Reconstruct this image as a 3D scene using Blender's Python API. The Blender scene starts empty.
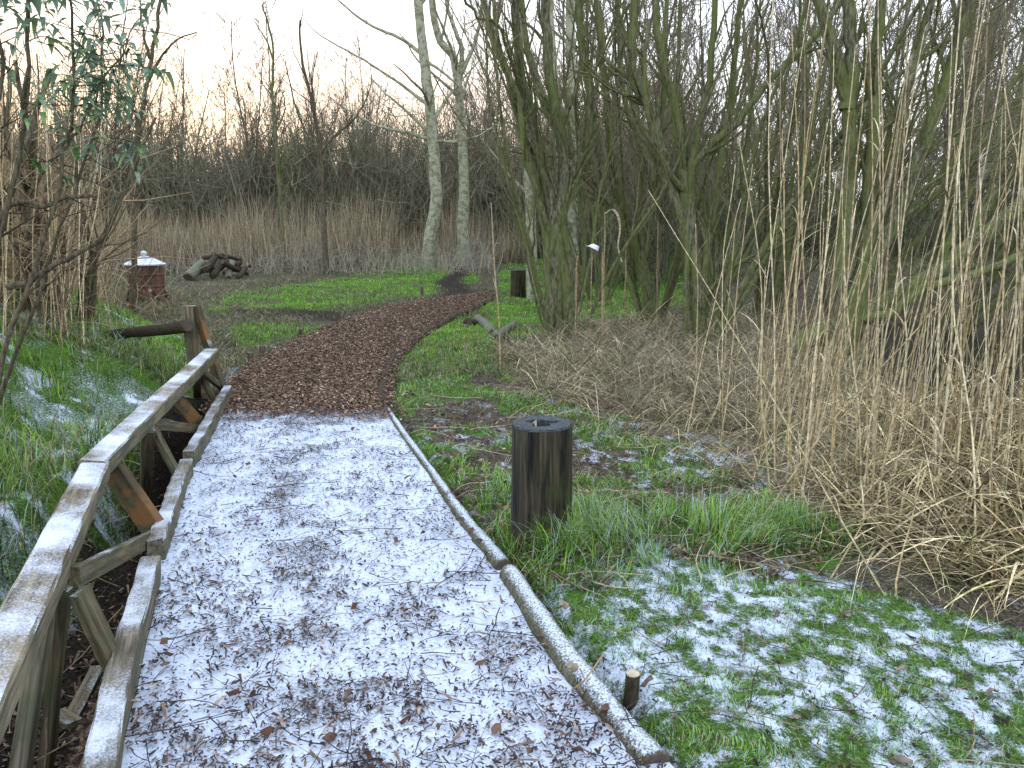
import bpy, math, random
import numpy as np
from mathutils import Vector, Matrix
random.seed(7); rng = np.random.default_rng(7)
sc = bpy.context.scene
C = sc.collection
W, Hh, F = 1024, 768, 780.0
PITCH = math.radians(11.5); CAMH = 1.6
cp, sp = math.cos(PITCH), math.sin(PITCH)

# ---------------------------------------------------------------- helpers
def ray(px, py):
    u = (px - 512) / F; v = (384 - py) / F
    return np.array([u, cp + v * sp, -sp + v * cp])
def P(px, py, z=0.0):                       # a place at height z
    d = ray(px, py); t = (CAMH - z) / -d[2]
    return np.array([d[0] * t, d[1] * t, z])
def Q(px, py, D):                           # a place at distance D
    d = ray(px, py); t = D / d[1]
    return np.array([d[0] * t, D, CAMH + d[2] * t])

def _h(ix, iy, s):
    n = (ix.astype(np.int64) * 374761393 + iy.astype(np.int64) * 668265263 + s * 982451653) & 0xffffffff
    n = ((n ^ (n >> 13)) * 1274126177) & 0xffffffff
    return ((n ^ (n >> 16)) & 0xffff) / 65535.0
def vn(x, y, s=0):
    ix = np.floor(x); iy = np.floor(y); fx = x - ix; fy = y - iy
    fx = fx * fx * (3 - 2 * fx); fy = fy * fy * (3 - 2 * fy)
    a = _h(ix, iy, s); b = _h(ix + 1, iy, s); c = _h(ix, iy + 1, s); d = _h(ix + 1, iy + 1, s)
    return (a * (1 - fx) + b * fx) * (1 - fy) + (c * (1 - fx) + d * fx) * fy
def fbm(x, y, f=1.0, o=4, s=0):
    t = 0; a = .5; n = 0
    for i in range(o):
        t = t + a * vn(x * f + 17.3 * i, y * f - 9.1 * i, s + i); n += a; a *= .5; f *= 2.03
    return t / n
def ss(a, b, x):
    t = np.clip((x - a) / (b - a), 0, 1); return t * t * (3 - 2 * t)
def poly(pts, z=0): return np.array([P(a, b, z)[:2] for a, b in pts])
def sd(x, y, pg):                           # signed distance, positive inside
    p = np.stack([x, y], -1); d = np.full(x.shape, 1e9); ins = np.zeros(x.shape, bool)
    n = len(pg)
    for i in range(n):
        a = pg[i]; b = pg[(i + 1) % n]; e = b - a; w = p - a
        t = np.clip((w @ e) / (e @ e + 1e-12), 0, 1)
        q = w - t[..., None] * e; d = np.minimum(d, (q ** 2).sum(-1))
        c = (a[1] > y) != (b[1] > y)
        with np.errstate(divide='ignore', invalid='ignore'):
            xi = (b[0] - a[0]) * (y - a[1]) / (b[1] - a[1]) + a[0]
        ins ^= c & (x < xi)
    d = np.sqrt(d); return np.where(ins, d, -d)

# ---------------------------------------------------------------- layout of the ground
LEFT = [(100,768),(135,660),(160,570),(188,480),(212,412),(226,392),(258,362),(305,338),(340,321),(385,308),(430,299),(478,294)]
RIGHT = [(655,756),(570,652),(503,567),(447,497),(402,436),(384,404),(390,368),(412,342),(446,321),(478,306),(492,298),(494,295)]
Lw = poly(LEFT); Rw = poly(RIGHT)
d0 = Lw[0] - Lw[1]; d0 = d0 / np.linalg.norm(d0)
Lw = np.vstack([Lw[0] + d0 * 4.0, Lw]); Rw = np.vstack([Rw[0] + d0 * 4.0 + np.array([.35, 0]), Rw])
PATH = np.vstack([Lw, Rw[::-1]])
Y_SNOW = P(300, 408)[1]
DITCH = poly([(-500,1400),(-200,640),(0,520),(60,478),(120,438),(175,412),(212,402),(206,424),(182,485),(150,575),(120,665),(88,768),(40,1400)])
NEAR = poly([(540,566),(640,528),(700,560),(760,556),(900,590),(1100,650),(1700,900),(900,1600),(660,1600),(650,770),(600,700),(540,620)])
VERGE = poly([(384,410),(392,350),(430,325),(505,318),(500,360),(525,385),(610,410),(680,440),(760,480),(870,535),(780,590),(650,560),(600,600),(530,590),(447,500)])
STRAW = poly([(490,355),(600,325),(760,318),(1500,330),(1800,560),(1100,640),(930,585),(800,540),(720,480),(600,432),(510,400)])
BANK = poly([(-900,318),(80,322),(190,335),(205,395),(150,420),(100,440),(40,486),(-20,530),(-300,700),(-900,900)])
LAWNS = [poly([(205,312),(240,290),(330,280),(400,266),(470,258),(480,284),(425,296),(340,316)]), poly([(225,334),(245,322),(330,322),(298,336),(240,352)]),
         poly([(392,350),(440,318),(500,300),(500,270),(520,250),(700,250),(700,300),(560,330),(500,345),(440,392),(392,400)])]
TRAILS = [poly([(225,307),(345,312),(345,322),(240,315)]), poly([(440,297),(436,284),(452,270),(462,258),(490,249),(502,251),(480,264),(464,280),(474,294)])]
POND = poly([(880,412),(845,352),(850,322),(1000,300),(1400,300),(1500,400),(1100,420)])

def height(x, y):
    D = np.hypot(x, y)
    h = .10 * (fbm(x, y, .35, 3, 3) - .5) + .035 * (fbm(x, y, 2.2, 3, 5) - .5) * 2
    nb = sd(x, y, BANK); h = h + .20 * ss(-.1, .8, nb) + .62 * ss(.25, 1.8, nb) + .09 * ss(0, .4, nb) * (fbm(x, y, 1.6, 3, 8) - .5) * 2
    v = sd(x, y, VERGE); h = h + .04 * ss(0, .3, v) * fbm(x, y, 3, 2, 9)
    pd = sd(x, y, PATH)
    h = h * (1 - ss(-.35, 0, pd)) - .07 * ss(-.16, -.04, pd)
    dt = sd(x, y, DITCH); h = h - .62 * ss(-.06, .35, dt)
    po = sd(x, y, POND); h = h - .38 * ss(-.25, .5, po)
    h = h + 1.1 * ss(10, 20, x - .1 * y) * ss(12, 18, y) + .7 * ss(12, 17, y) * ss(3.2, 7, x)
    h = h + 2.2 * ss(70, 200, D)
    return h
def hz(x, y): return float(height(np.array([float(x)]), np.array([float(y)]))[0])
def G(px, py):
    z = 0
    for i in range(6):
        p = P(px, py, min(z, 1.2)); z = .5 * z + .5 * hz(p[0], p[1])
    return np.array([p[0], p[1], hz(p[0], p[1])])

T1 = P(548, 552)[:2]; T2 = P(775, 535)[:2]
def fields(x, y):
    """snow, green, straw and dark amounts of the ground"""
    wx = x + .35 * (fbm(x, y, 1.3, 3, 21) - .5); wy = y + .5 * (fbm(x, y, 1.1, 3, 22) - .5)
    D = np.hypot(x, y)
    near = ss(-.1, .2, sd(wx, wy, NEAR)); ver = ss(-.12, .12, sd(wx, wy, VERGE)); st = ss(-.25, .25, sd(wx, wy, STRAW))
    bank = ss(-.05, .15, sd(wx, wy, BANK)); lawn = np.zeros_like(x)
    for l in LAWNS: lawn = np.maximum(lawn, ss(-.3, .3, sd(wx, wy, l)))
    dark = np.zeros_like(x)
    for t in TRAILS: dark = np.maximum(dark, ss(-.35, .3, sd(wx, wy, t)) * .9)
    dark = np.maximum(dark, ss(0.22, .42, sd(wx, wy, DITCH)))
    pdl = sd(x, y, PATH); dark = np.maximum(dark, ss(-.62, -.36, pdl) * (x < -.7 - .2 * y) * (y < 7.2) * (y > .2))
    pond = ss(-.3, .1, sd(wx, wy, POND))
    ditch = sd(wx, wy, DITCH); bank = np.maximum(bank, ss(.45, .25, ditch) * ss(-.6, 0, ditch) * (sd(x, y, PATH) < -.45))
    n = .55 * fbm(x, y, 3.2, 4, 31) + .45 * fbm(x, y, 11, 3, 32)
    clump = fbm(x, y, 4.0, 3, 33)
    snow = near * (.10 + .70 * ss(.40, .62, n * .35 + fbm(x, y, 18, 3, 35) * .45 + fbm(x, y, 1.3, 2, 36) * .2 + .02)) + ver * .55 * ss(.50, .66, fbm(x, y, 14, 3, 34)) * ss(.40, .58, n) * ss(9, 5, D) + bank * .6 * ss(.50, .66, n)
    snow = snow + .5 * st * ss(.55, .65, n) * ss(8, 5, D) + .35 * ss(.55, .7, fbm(x, y, 1.5, 3, 37)) * ss(16, 10, D) * (x < -1.5)
    green = np.clip(near * (.55 + .45 * ss(.60, .40, n * .5 + clump * .5)) + ver * (1 - .92 * ss(.47, .56, fbm(x, y, 2.4, 4, 38))) + bank * .95 + lawn * (.35 + .65 * ss(.35, .5, fbm(x, y, 1.2, 2, 39))), 0, 1)
    green = green * (1 - dark) * (1 - .7 * st * (1 - ver)) * (1 - pond)
    base_green = .25 * ss(.45, .6, fbm(x, y, .9, 3, 41)) * (1 - st) * (1 - dark)
    green = np.maximum(green, base_green)
    tf = np.exp(-((x - T1[0]) ** 2 + (y - T1[1]) ** 2) / .20) + np.exp(-((x - T2[0]) ** 2 / .30 + (y - T2[1]) ** 2 / .06))
    tf = np.clip(tf * 1.5, 0, 1) * (sd(x, y, PATH) < -.03); snow = snow * (1 - .9 * tf); green = np.maximum(green, tf)
    straw = st * (1 - .8 * near)
    snow = snow * (1 - dark) * (1 - pond)
    return np.clip(snow, 0, 1), np.clip(green, 0, 1), np.clip(straw, 0, 1), np.clip(dark, 0, 1)

# ---------------------------------------------------------------- mesh builder
class MB:
    def __init__(s): s.v = []; s.f = []; s.c = []; s.n = 0
    def add(s, v, f, c=None):
        v = np.asarray(v, float).reshape(-1, 3); s.v.append(v); s.f.append(np.asarray(f).reshape(-1, 4) + s.n)
        s.c.append(np.broadcast_to(np.asarray((.5, .5, .5) if c is None else c, float), (len(v), 3))); s.n += len(v)
    def tube(s, pts, rad, k=6, c=None, cap=True, rough=0.0):
        pts = np.asarray(pts, float); n = len(pts); rad = np.broadcast_to(np.asarray(rad, float), (n,))
        t = np.gradient(pts, axis=0); t /= np.linalg.norm(t, axis=1)[:, None] + 1e-9
        m = t.mean(0); ref = np.array([0, 0, 1.]) if abs(m[2]) < .8 * np.linalg.norm(m) else np.array([1., 0, 0])
        a = np.cross(t, ref); a /= np.linalg.norm(a, axis=1)[:, None] + 1e-9; b = np.cross(t, a)
        th = np.arange(k) * 2 * math.pi / k
        rr = rad[:, None] * (1 + (rough * (rng.random((n, k)) - .5) if rough else 0)) * np.ones((n, k))
        ring = pts[:, None] + rr[..., None] * (np.cos(th)[None, :, None] * a[:, None] + np.sin(th)[None, :, None] * b[:, None])
        v = ring.reshape(-1, 3)
        i = np.arange(n - 1)[:, None] * k; j = np.arange(k)[None]; j2 = (j + 1) % k
        f = np.stack([i + j, i + j2, i + k + j2, i + k + j], -1).reshape(-1, 4)
        if cap:
            v = np.vstack([v, pts[0], pts[-1]]); jj = np.arange(k); e = n * k
            f0 = np.stack([(jj + 1) % k, jj, np.full(k, e), np.full(k, e)], 1)
            f1 = np.stack([(n - 1) * k + jj, (n - 1) * k + (jj + 1) % k, np.full(k, e + 1), np.full(k, e + 1)], 1)
            f = np.vstack([f, f0, f1])
        s.add(v, f, c)
    def build(s, name, mat, parent=None, smooth=False, props=None):
        me = bpy.data.meshes.new(name)
        v = np.vstack(s.v); f = np.vstack(s.f).astype(np.int32); c = np.vstack(s.c)
        tri = f[:, 2] == f[:, 3]
        q = f[~tri]; t = f[tri][:, :3]
        loops = np.concatenate([q.ravel(), t.ravel()]).astype(np.int32)
        starts = np.concatenate([np.arange(len(q)) * 4, len(q) * 4 + np.arange(len(t)) * 3]).astype(np.int32)
        me.vertices.add(len(v)); me.vertices.foreach_set('co', v.ravel().astype(np.float32))
        me.loops.add(len(loops)); me.loops.foreach_set('vertex_index', loops)
        me.polygons.add(len(starts)); me.polygons.foreach_set('loop_start', starts)
        me.update(calc_edges=True)
        at = me.color_attributes.new('Col', 'FLOAT_COLOR', 'POINT')
        at.data.foreach_set('color', np.hstack([c, np.ones((len(c), 1))]).ravel().astype(np.float32))
        me.validate(); me.polygons.foreach_set('use_smooth', np.full(len(me.polygons), bool(smooth))); me.materials.append(mat)
        o = bpy.data.objects.new(name, me); C.objects.link(o)
        if parent: o.parent = parent; o.matrix_parent_inverse = Matrix.Translation(-Vector(parent.location))
        for k_, w_ in (props or {}).items(): o[k_] = w_
        return o

def blades(mb, pos, h, lean, az, w, droop, col, tipcol=None, seg=4, twist=None, root=.6):
    """curved ribbons: pos (N,3), h length, lean start angle from vertical, az heading, droop added angle along the length"""
    N = len(pos)
    if N == 0: return
    h = np.broadcast_to(h, (N,)); lean = np.broadcast_to(lean, (N,)); w = np.broadcast_to(w, (N,)); droop = np.broadcast_to(droop, (N,))
    ang = lean[:, None] + droop[:, None] * (np.arange(seg)[None] / max(1, seg - 1))
    st = h[:, None] / seg
    hx = np.concatenate([np.zeros((N, 1)), np.cumsum(np.sin(ang) * st, 1)], 1); hzv = np.concatenate([np.zeros((N, 1)), np.cumsum(np.cos(ang) * st, 1)], 1)
    ca, sa = np.cos(az)[:, None], np.sin(az)[:, None]
    ctr = np.stack([pos[:, 0:1] + hx * ca, pos[:, 1:2] + hx * sa, pos[:, 2:3] + hzv], -1)
    tw = az + math.pi / 2 if twist is None else twist
    side = np.stack([np.cos(tw), np.sin(tw), np.zeros(N)], -1)[:, None]
    u = np.arange(seg + 1) / seg
    ww = (w[:, None] * (1 - u ** 1.6 * .92)[None])[..., None] * .5
    v = np.stack([ctr - side * ww, ctr + side * ww], 2).reshape(-1, 3)
    base = (np.arange(N) * (seg + 1) * 2)[:, None]; k = (np.arange(seg) * 2)[None]
    f = np.stack([base + k, base + k + 1, base + k + 3, base + k + 2], -1).reshape(-1, 4)
    tip = col if tipcol is None else tipcol
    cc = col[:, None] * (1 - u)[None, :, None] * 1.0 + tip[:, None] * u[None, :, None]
    cc = cc * (root + (1 - root) * ss(0, .5, u))[None, :, None]  # darker towards the root: shade at the base painted into the colour
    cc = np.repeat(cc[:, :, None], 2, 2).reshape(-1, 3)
    mb.add(v, f, cc)

def chips(mb, pos, ln, wd, az, col, tilt=.25, curl=.0):
    """small flat bits: two quads each, tilted"""
    N = len(pos); ca, sa = np.cos(az), np.sin(az)
    tz = (rng.random(N) - .5) * 2 * tilt; tz2 = (rng.random(N) - .5) * 2 * tilt
    a = np.stack([ca, sa, tz], -1); b = np.stack([-sa, ca, tz2], -1)
    l2 = (ln / 2)[:, None]; w2 = (wd / 2)[:, None]; up = np.array([0, 0, 1.])
    j = lambda: (.55 + .45 * rng.random((N, 1)))
    bend = (curl * ln * (rng.random(N) - .3))[:, None] * up
    v = np.stack([pos - a * l2 - b * w2 * j(), pos - a * l2 * .8 + b * w2 * j(), pos + b * w2 * j() + bend, pos - b * w2 * j() + bend, pos + a * l2 * j() + b * w2 * j() * .7, pos + a * l2 - b * w2 * j() * .7], 1)
    base = (np.arange(N) * 6)[:, None]
    f = np.stack([base + np.array([0, 3, 2, 1]), base + np.array([3, 5, 4, 2])], 1).reshape(-1, 4)
    mb.add(v.reshape(-1, 3), f, np.repeat(col, 6, 0))

# ---------------------------------------------------------------- materials
def mat(name, rough=.9, spec=.2):
    m = bpy.data.materials.new(name); m.use_nodes = True
    b = m.node_tree.nodes['Principled BSDF']; b.inputs['Roughness'].default_value = rough; b.inputs['Specular IOR Level'].default_value = spec
    return m, m.node_tree, b
class N_:
    def __init__(s, nt): s.nt = nt
    def n(s, t, **kw):
        nd = s.nt.nodes.new(t)
        for k, v in kw.items():
            if k in ('operation', 'blend_type', 'data_type', 'attribute_name', 'feature', 'noise_dimensions', 'distance'): setattr(nd, k, v)
        return nd
    def l(s, a, b): s.nt.links.new(a, b)
    def val(s, x, sock):
        if hasattr(x, 'is_linked') or hasattr(x, 'links'): s.l(x, sock)
        else: sock.default_value = x
    def noise(s, vec, scale, detail=4, rough=.55, dist=0):
        nd = s.n('ShaderNodeTexNoise'); s.l(vec, nd.inputs['Vector']); nd.inputs['Scale'].default_value = scale
        nd.inputs['Detail'].default_value = detail; nd.inputs['Roughness'].default_value = rough; nd.inputs['Distortion'].default_value = dist
        return nd.outputs['Fac']
    def coords(s, scale=(1, 1, 1), kind='Object', rot=(0, 0, 0)):
        tc = s.n('ShaderNodeTexCoord'); mp = s.n('ShaderNodeMapping'); s.l(tc.outputs[kind], mp.inputs['Vector'])
        mp.inputs['Scale'].default_value = scale; mp.inputs['Rotation'].default_value = rot; return mp.outputs['Vector']
    def m(s, op, a, b=0.0, c=None):
        nd = s.n('ShaderNodeMath', operation=op); s.val(a, nd.inputs[0]); s.val(b, nd.inputs[1])
        if c is not None: s.val(c, nd.inputs[2])
        return nd.outputs[0]
    def rng(s, x, a, b, c=0.0, d=1.0):
        nd = s.n('ShaderNodeMapRange'); nd.interpolation_type = 'SMOOTHSTEP'; s.val(x, nd.inputs[0])
        for i, q in enumerate((a, b, c, d)): s.val(q, nd.inputs[i + 1])
        return nd.outputs[0]
    def mix(s, f, a, b, bt='MIX'):
        nd = s.n('ShaderNodeMix', data_type='RGBA', blend_type=bt); s.val(f, nd.inputs[0])
        for x, i in ((a, 6), (b, 7)):
            if isinstance(x, tuple): nd.inputs[i].default_value = (*x[:3], 1)
            else: s.l(x, nd.inputs[i])
        return nd.outputs[2]
    def attr(s, name):
        nd = s.n('ShaderNodeAttribute', attribute_name=name); return nd
    def bump(s, h, strength, dist, bsdf):
        nd = s.n('ShaderNodeBump'); nd.inputs['Strength'].default_value = strength; nd.inputs['Distance'].default_value = dist
        s.l(h, nd.inputs['Height']); s.l(nd.outputs[0], bsdf.inputs['Normal']); return nd
    def upness(s):
        g = s.n('ShaderNodeNewGeometry'); x = s.n('ShaderNodeSeparateXYZ'); s.l(g.outputs['Normal'], x.inputs[0]); return x.outputs['Z']
SNOW = (.75, .84, .98)

def m_ground():
    m, nt, b = mat('ground_surface', 1, .1); k = N_(nt); v = k.coords()
    a = k.attr('Col'); sep = k.n('ShaderNodeSeparateColor'); k.l(a.outputs['Color'], sep.inputs[0])
    snow, green, straw = sep.outputs[0], sep.outputs[1], sep.outputs[2]
    dk = k.attr('dark').outputs['Fac']
    n1 = k.noise(v, 9, 8, .65); n2 = k.noise(v, 60, 6, .7); n3 = k.noise(v, 230, 3, .6)
    litter = k.mix(k.rng(n1, .35, .65), (.03, .026, .018), (.105, .082, .058))
    litter = k.mix(k.rng(n2, .45, .7), litter, (.19, .16, .12))
    grass = k.mix(k.rng(n2, .3, .7), (.03, .065, .012), (.13, .25, .04))
    strw = k.mix(k.rng(n2, .35, .7), (.07, .058, .04), (.30, .255, .18))
    c = k.mix(straw, litter, strw)
    c = k.mix(k.rng(k.m('ADD', green, k.m('MULTIPLY', k.m('SUBTRACT', n2, .5), .8)), .25, .6), c, grass)
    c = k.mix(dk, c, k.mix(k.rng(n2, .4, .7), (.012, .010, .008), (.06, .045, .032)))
    sf = k.rng(k.m('ADD', snow, k.m('ADD', k.m('MULTIPLY', k.m('SUBTRACT', n2, .5), 1.5), k.m('MULTIPLY', k.m('SUBTRACT', n3, .5), 1.6))), .22, .72)
    sf = k.m('MULTIPLY', sf, k.rng(snow, .03, .2))
    c = k.mix(sf, c, SNOW); k.l(c, b.inputs['Base Color'])
    k.bump(k.m('ADD', k.m('ADD', k.m('MULTIPLY', n1, 1.5), n2), k.m('MULTIPLY', sf, .4)), .7, .03, b)
    return m
def m_pathsnow():
    m, nt, b = mat('thin_snow_over_bark', .9, .2); k = N_(nt); v = k.coords()
    w = k.attr('Col'); sep = k.n('ShaderNodeSeparateColor'); k.l(w.outputs['Color'], sep.inputs[0])
    wear = sep.outputs[0]
    n2 = k.noise(v, 30, 6, .7, .6); n3 = k.noise(v, 95, 5, .7, 1.2); n4 = k.noise(v, 300, 2, .6)
    x = k.m('ADD', k.m('MULTIPLY', n3, .62), k.m('MULTIPLY', n2, .38))
    th = k.m('MULTIPLY_ADD', wear, -.06, .635)
    f = k.m('MULTIPLY', k.rng(x, k.m('SUBTRACT', th, .075), k.m('ADD', th, .05)), .9)
    bare = k.mix(k.rng(n4, .35, .65), (.06, .05, .047), (.24, .19, .165))
    sn = k.mix(k.rng(n2, .3, .7), (.60, .66, .78), SNOW)  # bluish shadow in the snow's hollows, painted into its colour
    k.l(k.mix(f, sn, bare), b.inputs['Base Color'])
    k.bump(k.m('ADD', k.m('SUBTRACT', k.m('MULTIPLY', n2, .6), k.m('MULTIPLY', f, .5)), k.m('MULTIPLY', n4, .35)), .9, .012, b)
    return m
def m_barkpath():
    m, nt, b = mat('bark_chipping_bed', .85, .25); k = N_(nt); v = k.coords()
    n1 = k.noise(v, 3, 4); n2 = k.noise(v, 45, 6, .7); n3 = k.noise(v, 150, 3, .7)
    c = k.mix(k.rng(n2, .35, .65), (.02, .011, .008), (.09, .042, .026)); c = k.mix(k.rng(n3, .55, .7), c, (.22, .12, .08))
    k.l(c, b.inputs['Base Color']); k.bump(k.m('ADD', n2, n3), 1, .03, b); return m
def m_vcol(name, rough=.85, spec=.15, var=.3, trans=0.0, tint=(1, 1, 1)):
    m, nt, b = mat(name, rough, spec); k = N_(nt); a = k.attr('Col'); v = k.coords()
    n = k.noise(v, 35, 3)
    c = k.mix(1.0, a.outputs['Color'], k.mix(k.rng(n, .3, .7), tuple((1 - var) * t_ for t_ in tint), tuple((1 + var) * t_ for t_ in tint)), 'MULTIPLY')
    k.l(c, b.inputs['Base Color'])
    if trans:
        t = k.n('ShaderNodeBsdfTranslucent'); k.l(c, t.inputs['Color']); mx = k.n('ShaderNodeMixShader'); mx.inputs[0].default_value = trans
        out = nt.nodes['Material Output']; k.l(b.outputs[0], mx.inputs[1]); k.l(t.outputs[0], mx.inputs[2]); k.l(mx.outputs[0], out.inputs['Surface'])
    return m
def m_bark(name, dark, light, moss, mossamt=.5, snow=0.0, sc_=1.0, white=None):
    m, nt, b = mat(name, .95, .1); k = N_(nt); v = k.coords((1, 1, .22))
    n1 = k.noise(v, 5 * sc_, 5, .6); n2 = k.noise(v, 38 * sc_, 6, .7); v2 = k.coords(); n3 = k.noise(v2, 2.2, 3)
    c = k.mix(k.rng(n2, .35, .65), dark, light)
    c = k.mix(k.m('MULTIPLY', k.rng(k.m('ADD', n1, k.m('MULTIPLY', n3, .5)), .6, .85), mossamt), c, moss)
    if white:
        v3 = k.coords((1, 1, 1.3)); n5 = k.noise(v3, 5, 6, .75)
        c = k.mix(k.rng(n5, .42, .56), c, white)
    if snow:
        up = k.upness(); n4 = k.noise(v2, 120, 4, .7)
        f = k.rng(k.m('ADD', k.m('MULTIPLY', up, snow), k.m('MULTIPLY', k.m('SUBTRACT', n4, .5), 1.3)), .45, .8); c = k.mix(f, c, SNOW)
    k.l(c, b.inputs['Base Color']); k.bump(k.m('ADD', n1, n2), .9, .012, b); return m
def m_timber(name, dark, light, stain=0.0, snow=.8, algae=(.07, .085, .045)):
    m, nt, b = mat(name, .8, .2); k = N_(nt); v = k.coords((.9, 14, 14)); n1 = k.noise(v, 3.2, 6, .65, .5)
    vv = k.coords(); n2 = k.noise(vv, 4, 4); n3 = k.noise(vv, 130, 4, .75)
    c = k.mix(k.rng(n1, .32, .68), dark, light); c = k.mix(k.m('MULTIPLY', k.rng(n2, .42, .62), .6), c, algae)
    if stain: c = k.mix(k.m('MULTIPLY', k.rng(k.noise(vv, 5.5, 3), .5, .62), stain), c, (.20, .095, .035))
    up = k.upness()
    f = k.m('MULTIPLY', k.rng(k.m('ADD', k.m('MULTIPLY', k.rng(up, .3, .9), snow), k.m('MULTIPLY', k.m('ADD', k.m('SUBTRACT', n3, .5), k.m('MULTIPLY', k.m('SUBTRACT', n2, .5), 1.5)), 1.3)), .35, 1.05), .9)
    f = k.m('MULTIPLY', f, k.rng(up, .1, .5)); c = k.mix(f, c, (.70, .75, .86))
    k.l(c, b.inputs['Base Color']); k.bump(k.m('ADD', n1, k.m('MULTIPLY', n3, .3)), .6, .006, b); return m

M_ground, M_psnow, M_bpath = m_ground(), m_pathsnow(), m_barkpath()
M_grass = m_vcol('grass_blade', .8, .12, .2, .35); M_dry = m_vcol('dry_stem', .85, .15, .40, 0.0, (1.0, 1.01, .90)); M_chip = m_vcol('wood_chip', .85, .2, .35)
M_leaf = m_vcol('evergreen_leaf', .6, .3, .2, .45)
M_twig = m_vcol('twig_bark', .95, .05, .25)
M_willow = m_bark('willow_bark', (.035, .035, .022), (.24, .23, .145), (.13, .165, .045), .7)
M_birch = m_bark('birch_bark', (.09, .09, .06), (.32, .31, .22), (.18, .21, .08), .5, white=(.40, .40, .29))
M_dark = m_bark('dark_bark', (.06, .048, .033), (.22, .18, .125), (.05, .065, .025), .35)
M_log = m_bark('snowy_log_bark', (.05, .045, .03), (.20, .19, .14), (.13, .13, .07), .45, .68, 2)
M_pale = m_bark('pale_log_bark', (.08, .08, .065), (.28, .27, .22), (.14, .17, .09), .5, 0, 2)
M_oldlog = m_bark('old_log_bark', (.03, .022, .016), (.10, .075, .055), (.06, .07, .03), .3, .35, 2)
M_cut = m_vcol('cut_wood', .8, .2, .2)
M_rail = m_timber('weathered_rail', (.075, .06, .038), (.26, .22, .14), 0, .70)
M_brace = m_timber('weathered_brace', (.045, .034, .02), (.19, .15, .09), .0, .42)
M_braces = m_timber('stained_brace', (.035, .025, .016), (.12, .085, .05), .8, .3)
M_kerb = m_timber('snowy_kerb_timber', (.07, .06, .042), (.24, .21, .15), 0, .60)

# ---------------------------------------------------------------- tagging
def tag(o, label=None, cat=None, group=None, kind=None):
    if label: o['label'] = label
    if cat: o['category'] = cat
    if group: o['group'] = group
    if kind: o['kind'] = kind
    return o
def thing(name, loc, label, cat, group=None):
    o = bpy.data.objects.new(name, None); C.objects.link(o); o.location = tuple(loc); o.empty_display_size = .1
    return tag(o, label, cat, group)

# ---------------------------------------------------------------- ground sheet
def ground():
    r = np.concatenate([[.02], np.linspace(.3, 1.4, 24), np.geomspace(1.42, 60, 620)[0:], np.geomspace(64, 900, 30)])
    fr = np.linspace(-52, 52, 560); bk = np.linspace(56, 304, 46)
    th = np.radians(90 - np.concatenate([fr, bk]))
    R, T = np.meshgrid(r, th, indexing='ij'); x = R * np.cos(T); y = R * np.sin(T)
    z = height(x, y); s, g, st, dk = fields(x, y)
    n, m = x.shape; i = np.arange(n - 1)[:, None] * m; j = np.arange(m)[None]; j2 = (j + 1) % m
    f = np.stack([i + j, i + j2, i + m + j2, i + m + j], -1).reshape(-1, 4)[:, ::-1]
    mb = MB(); mb.add(np.stack([x, y, z], -1), f, np.stack([s, g, st], -1).reshape(-1, 3))
    o = mb.build('ground', M_ground, smooth=True)
    # faces must look up
    if o.data.polygons[5000].normal.z < 0: o.data.flip_normals()
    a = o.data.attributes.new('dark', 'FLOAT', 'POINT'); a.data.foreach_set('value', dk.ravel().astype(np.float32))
    tag(o, kind='structure', label='rough winter ground of grass, litter and patchy snow around the path')
ground()

# ---------------------------------------------------------------- path sheets
def edge_at(E, t):
    n = len(E) - 1; u = np.clip(t, 0, .99999) * n; i = u.astype(int); f = (u - i)[:, None]
    return E[i] * (1 - f) + E[i + 1] * f
def resample(E, yv):                        # both edges by distance ahead (y is monotone)
    return np.stack([np.interp(yv, E[:, 1], E[:, 0]), yv], -1)
def path_sheet(name, y0, y1, ny, nx, matr, amp, f1, label):
    yv = np.linspace(y0, y1, ny); l = resample(Lw, yv); r = resample(Rw, yv)
    u = np.linspace(-.02, 1.02, nx)
    X = l[:, None, 0] * (1 - u) + r[:, None, 0] * u; Y = np.repeat(yv[:, None], nx, 1)
    Z = .0 + amp * (fbm(X, Y, f1, 4, 51) - .5) * 2 + .012 * (fbm(X, Y, 2.5, 2, 52) - .5) + .018 * (1 - (2 * u - 1) ** 2)
    wear = np.clip(.9 * np.exp(-((u[None] - .50 - .08 * np.sin(Y * 1.2)) / .2) ** 2) * (.35 + .8 * fbm(X, Y, 5, 3, 55)) + .8 * ss(.5, .75, fbm(X, Y, 6, 3, 56)) + 3.0 * ss(Y_SNOW - .8, Y_SNOW + .1, Y + .9 * (fbm(X, Y, 6, 3, 57) - .5)), 0, 3)
    n, m = X.shape; i = np.arange(n - 1)[:, None] * m; j = np.arange(m - 1)[None]
    f = np.stack([i + j, i + j + 1, i + m + j + 1, i + m + j], -1).reshape(-1, 4)
    mb = MB(); mb.add(np.stack([X, Y, Z], -1), f, np.repeat(wear.reshape(-1, 1), 3, 1))
    o = mb.build(name, matr, smooth=True); tag(o, label, kind='structure'); return o
path_sheet('path_snow', .1, Y_SNOW, 620, 170, M_psnow, .008, 22, 'straight stretch of path dusted with snow over bark chippings')
path_sheet('path_bark', Y_SNOW + .01, Lw[-1][1] - .02, 500, 90, M_bpath, .022, 9, 'brown bark chipping path curving away beyond the snow')
def psample(n, y0, y1, geo=True):
    yv = np.exp(rng.uniform(math.log(y0), math.log(y1), n)) if geo else rng.uniform(y0, y1, n)
    l = resample(Lw, yv); r = resample(Rw, yv); u = rng.random(n)
    return np.stack([l[:, 0] * (1 - u) + r[:, 0] * u, yv, np.zeros(n)], -1), u
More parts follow.
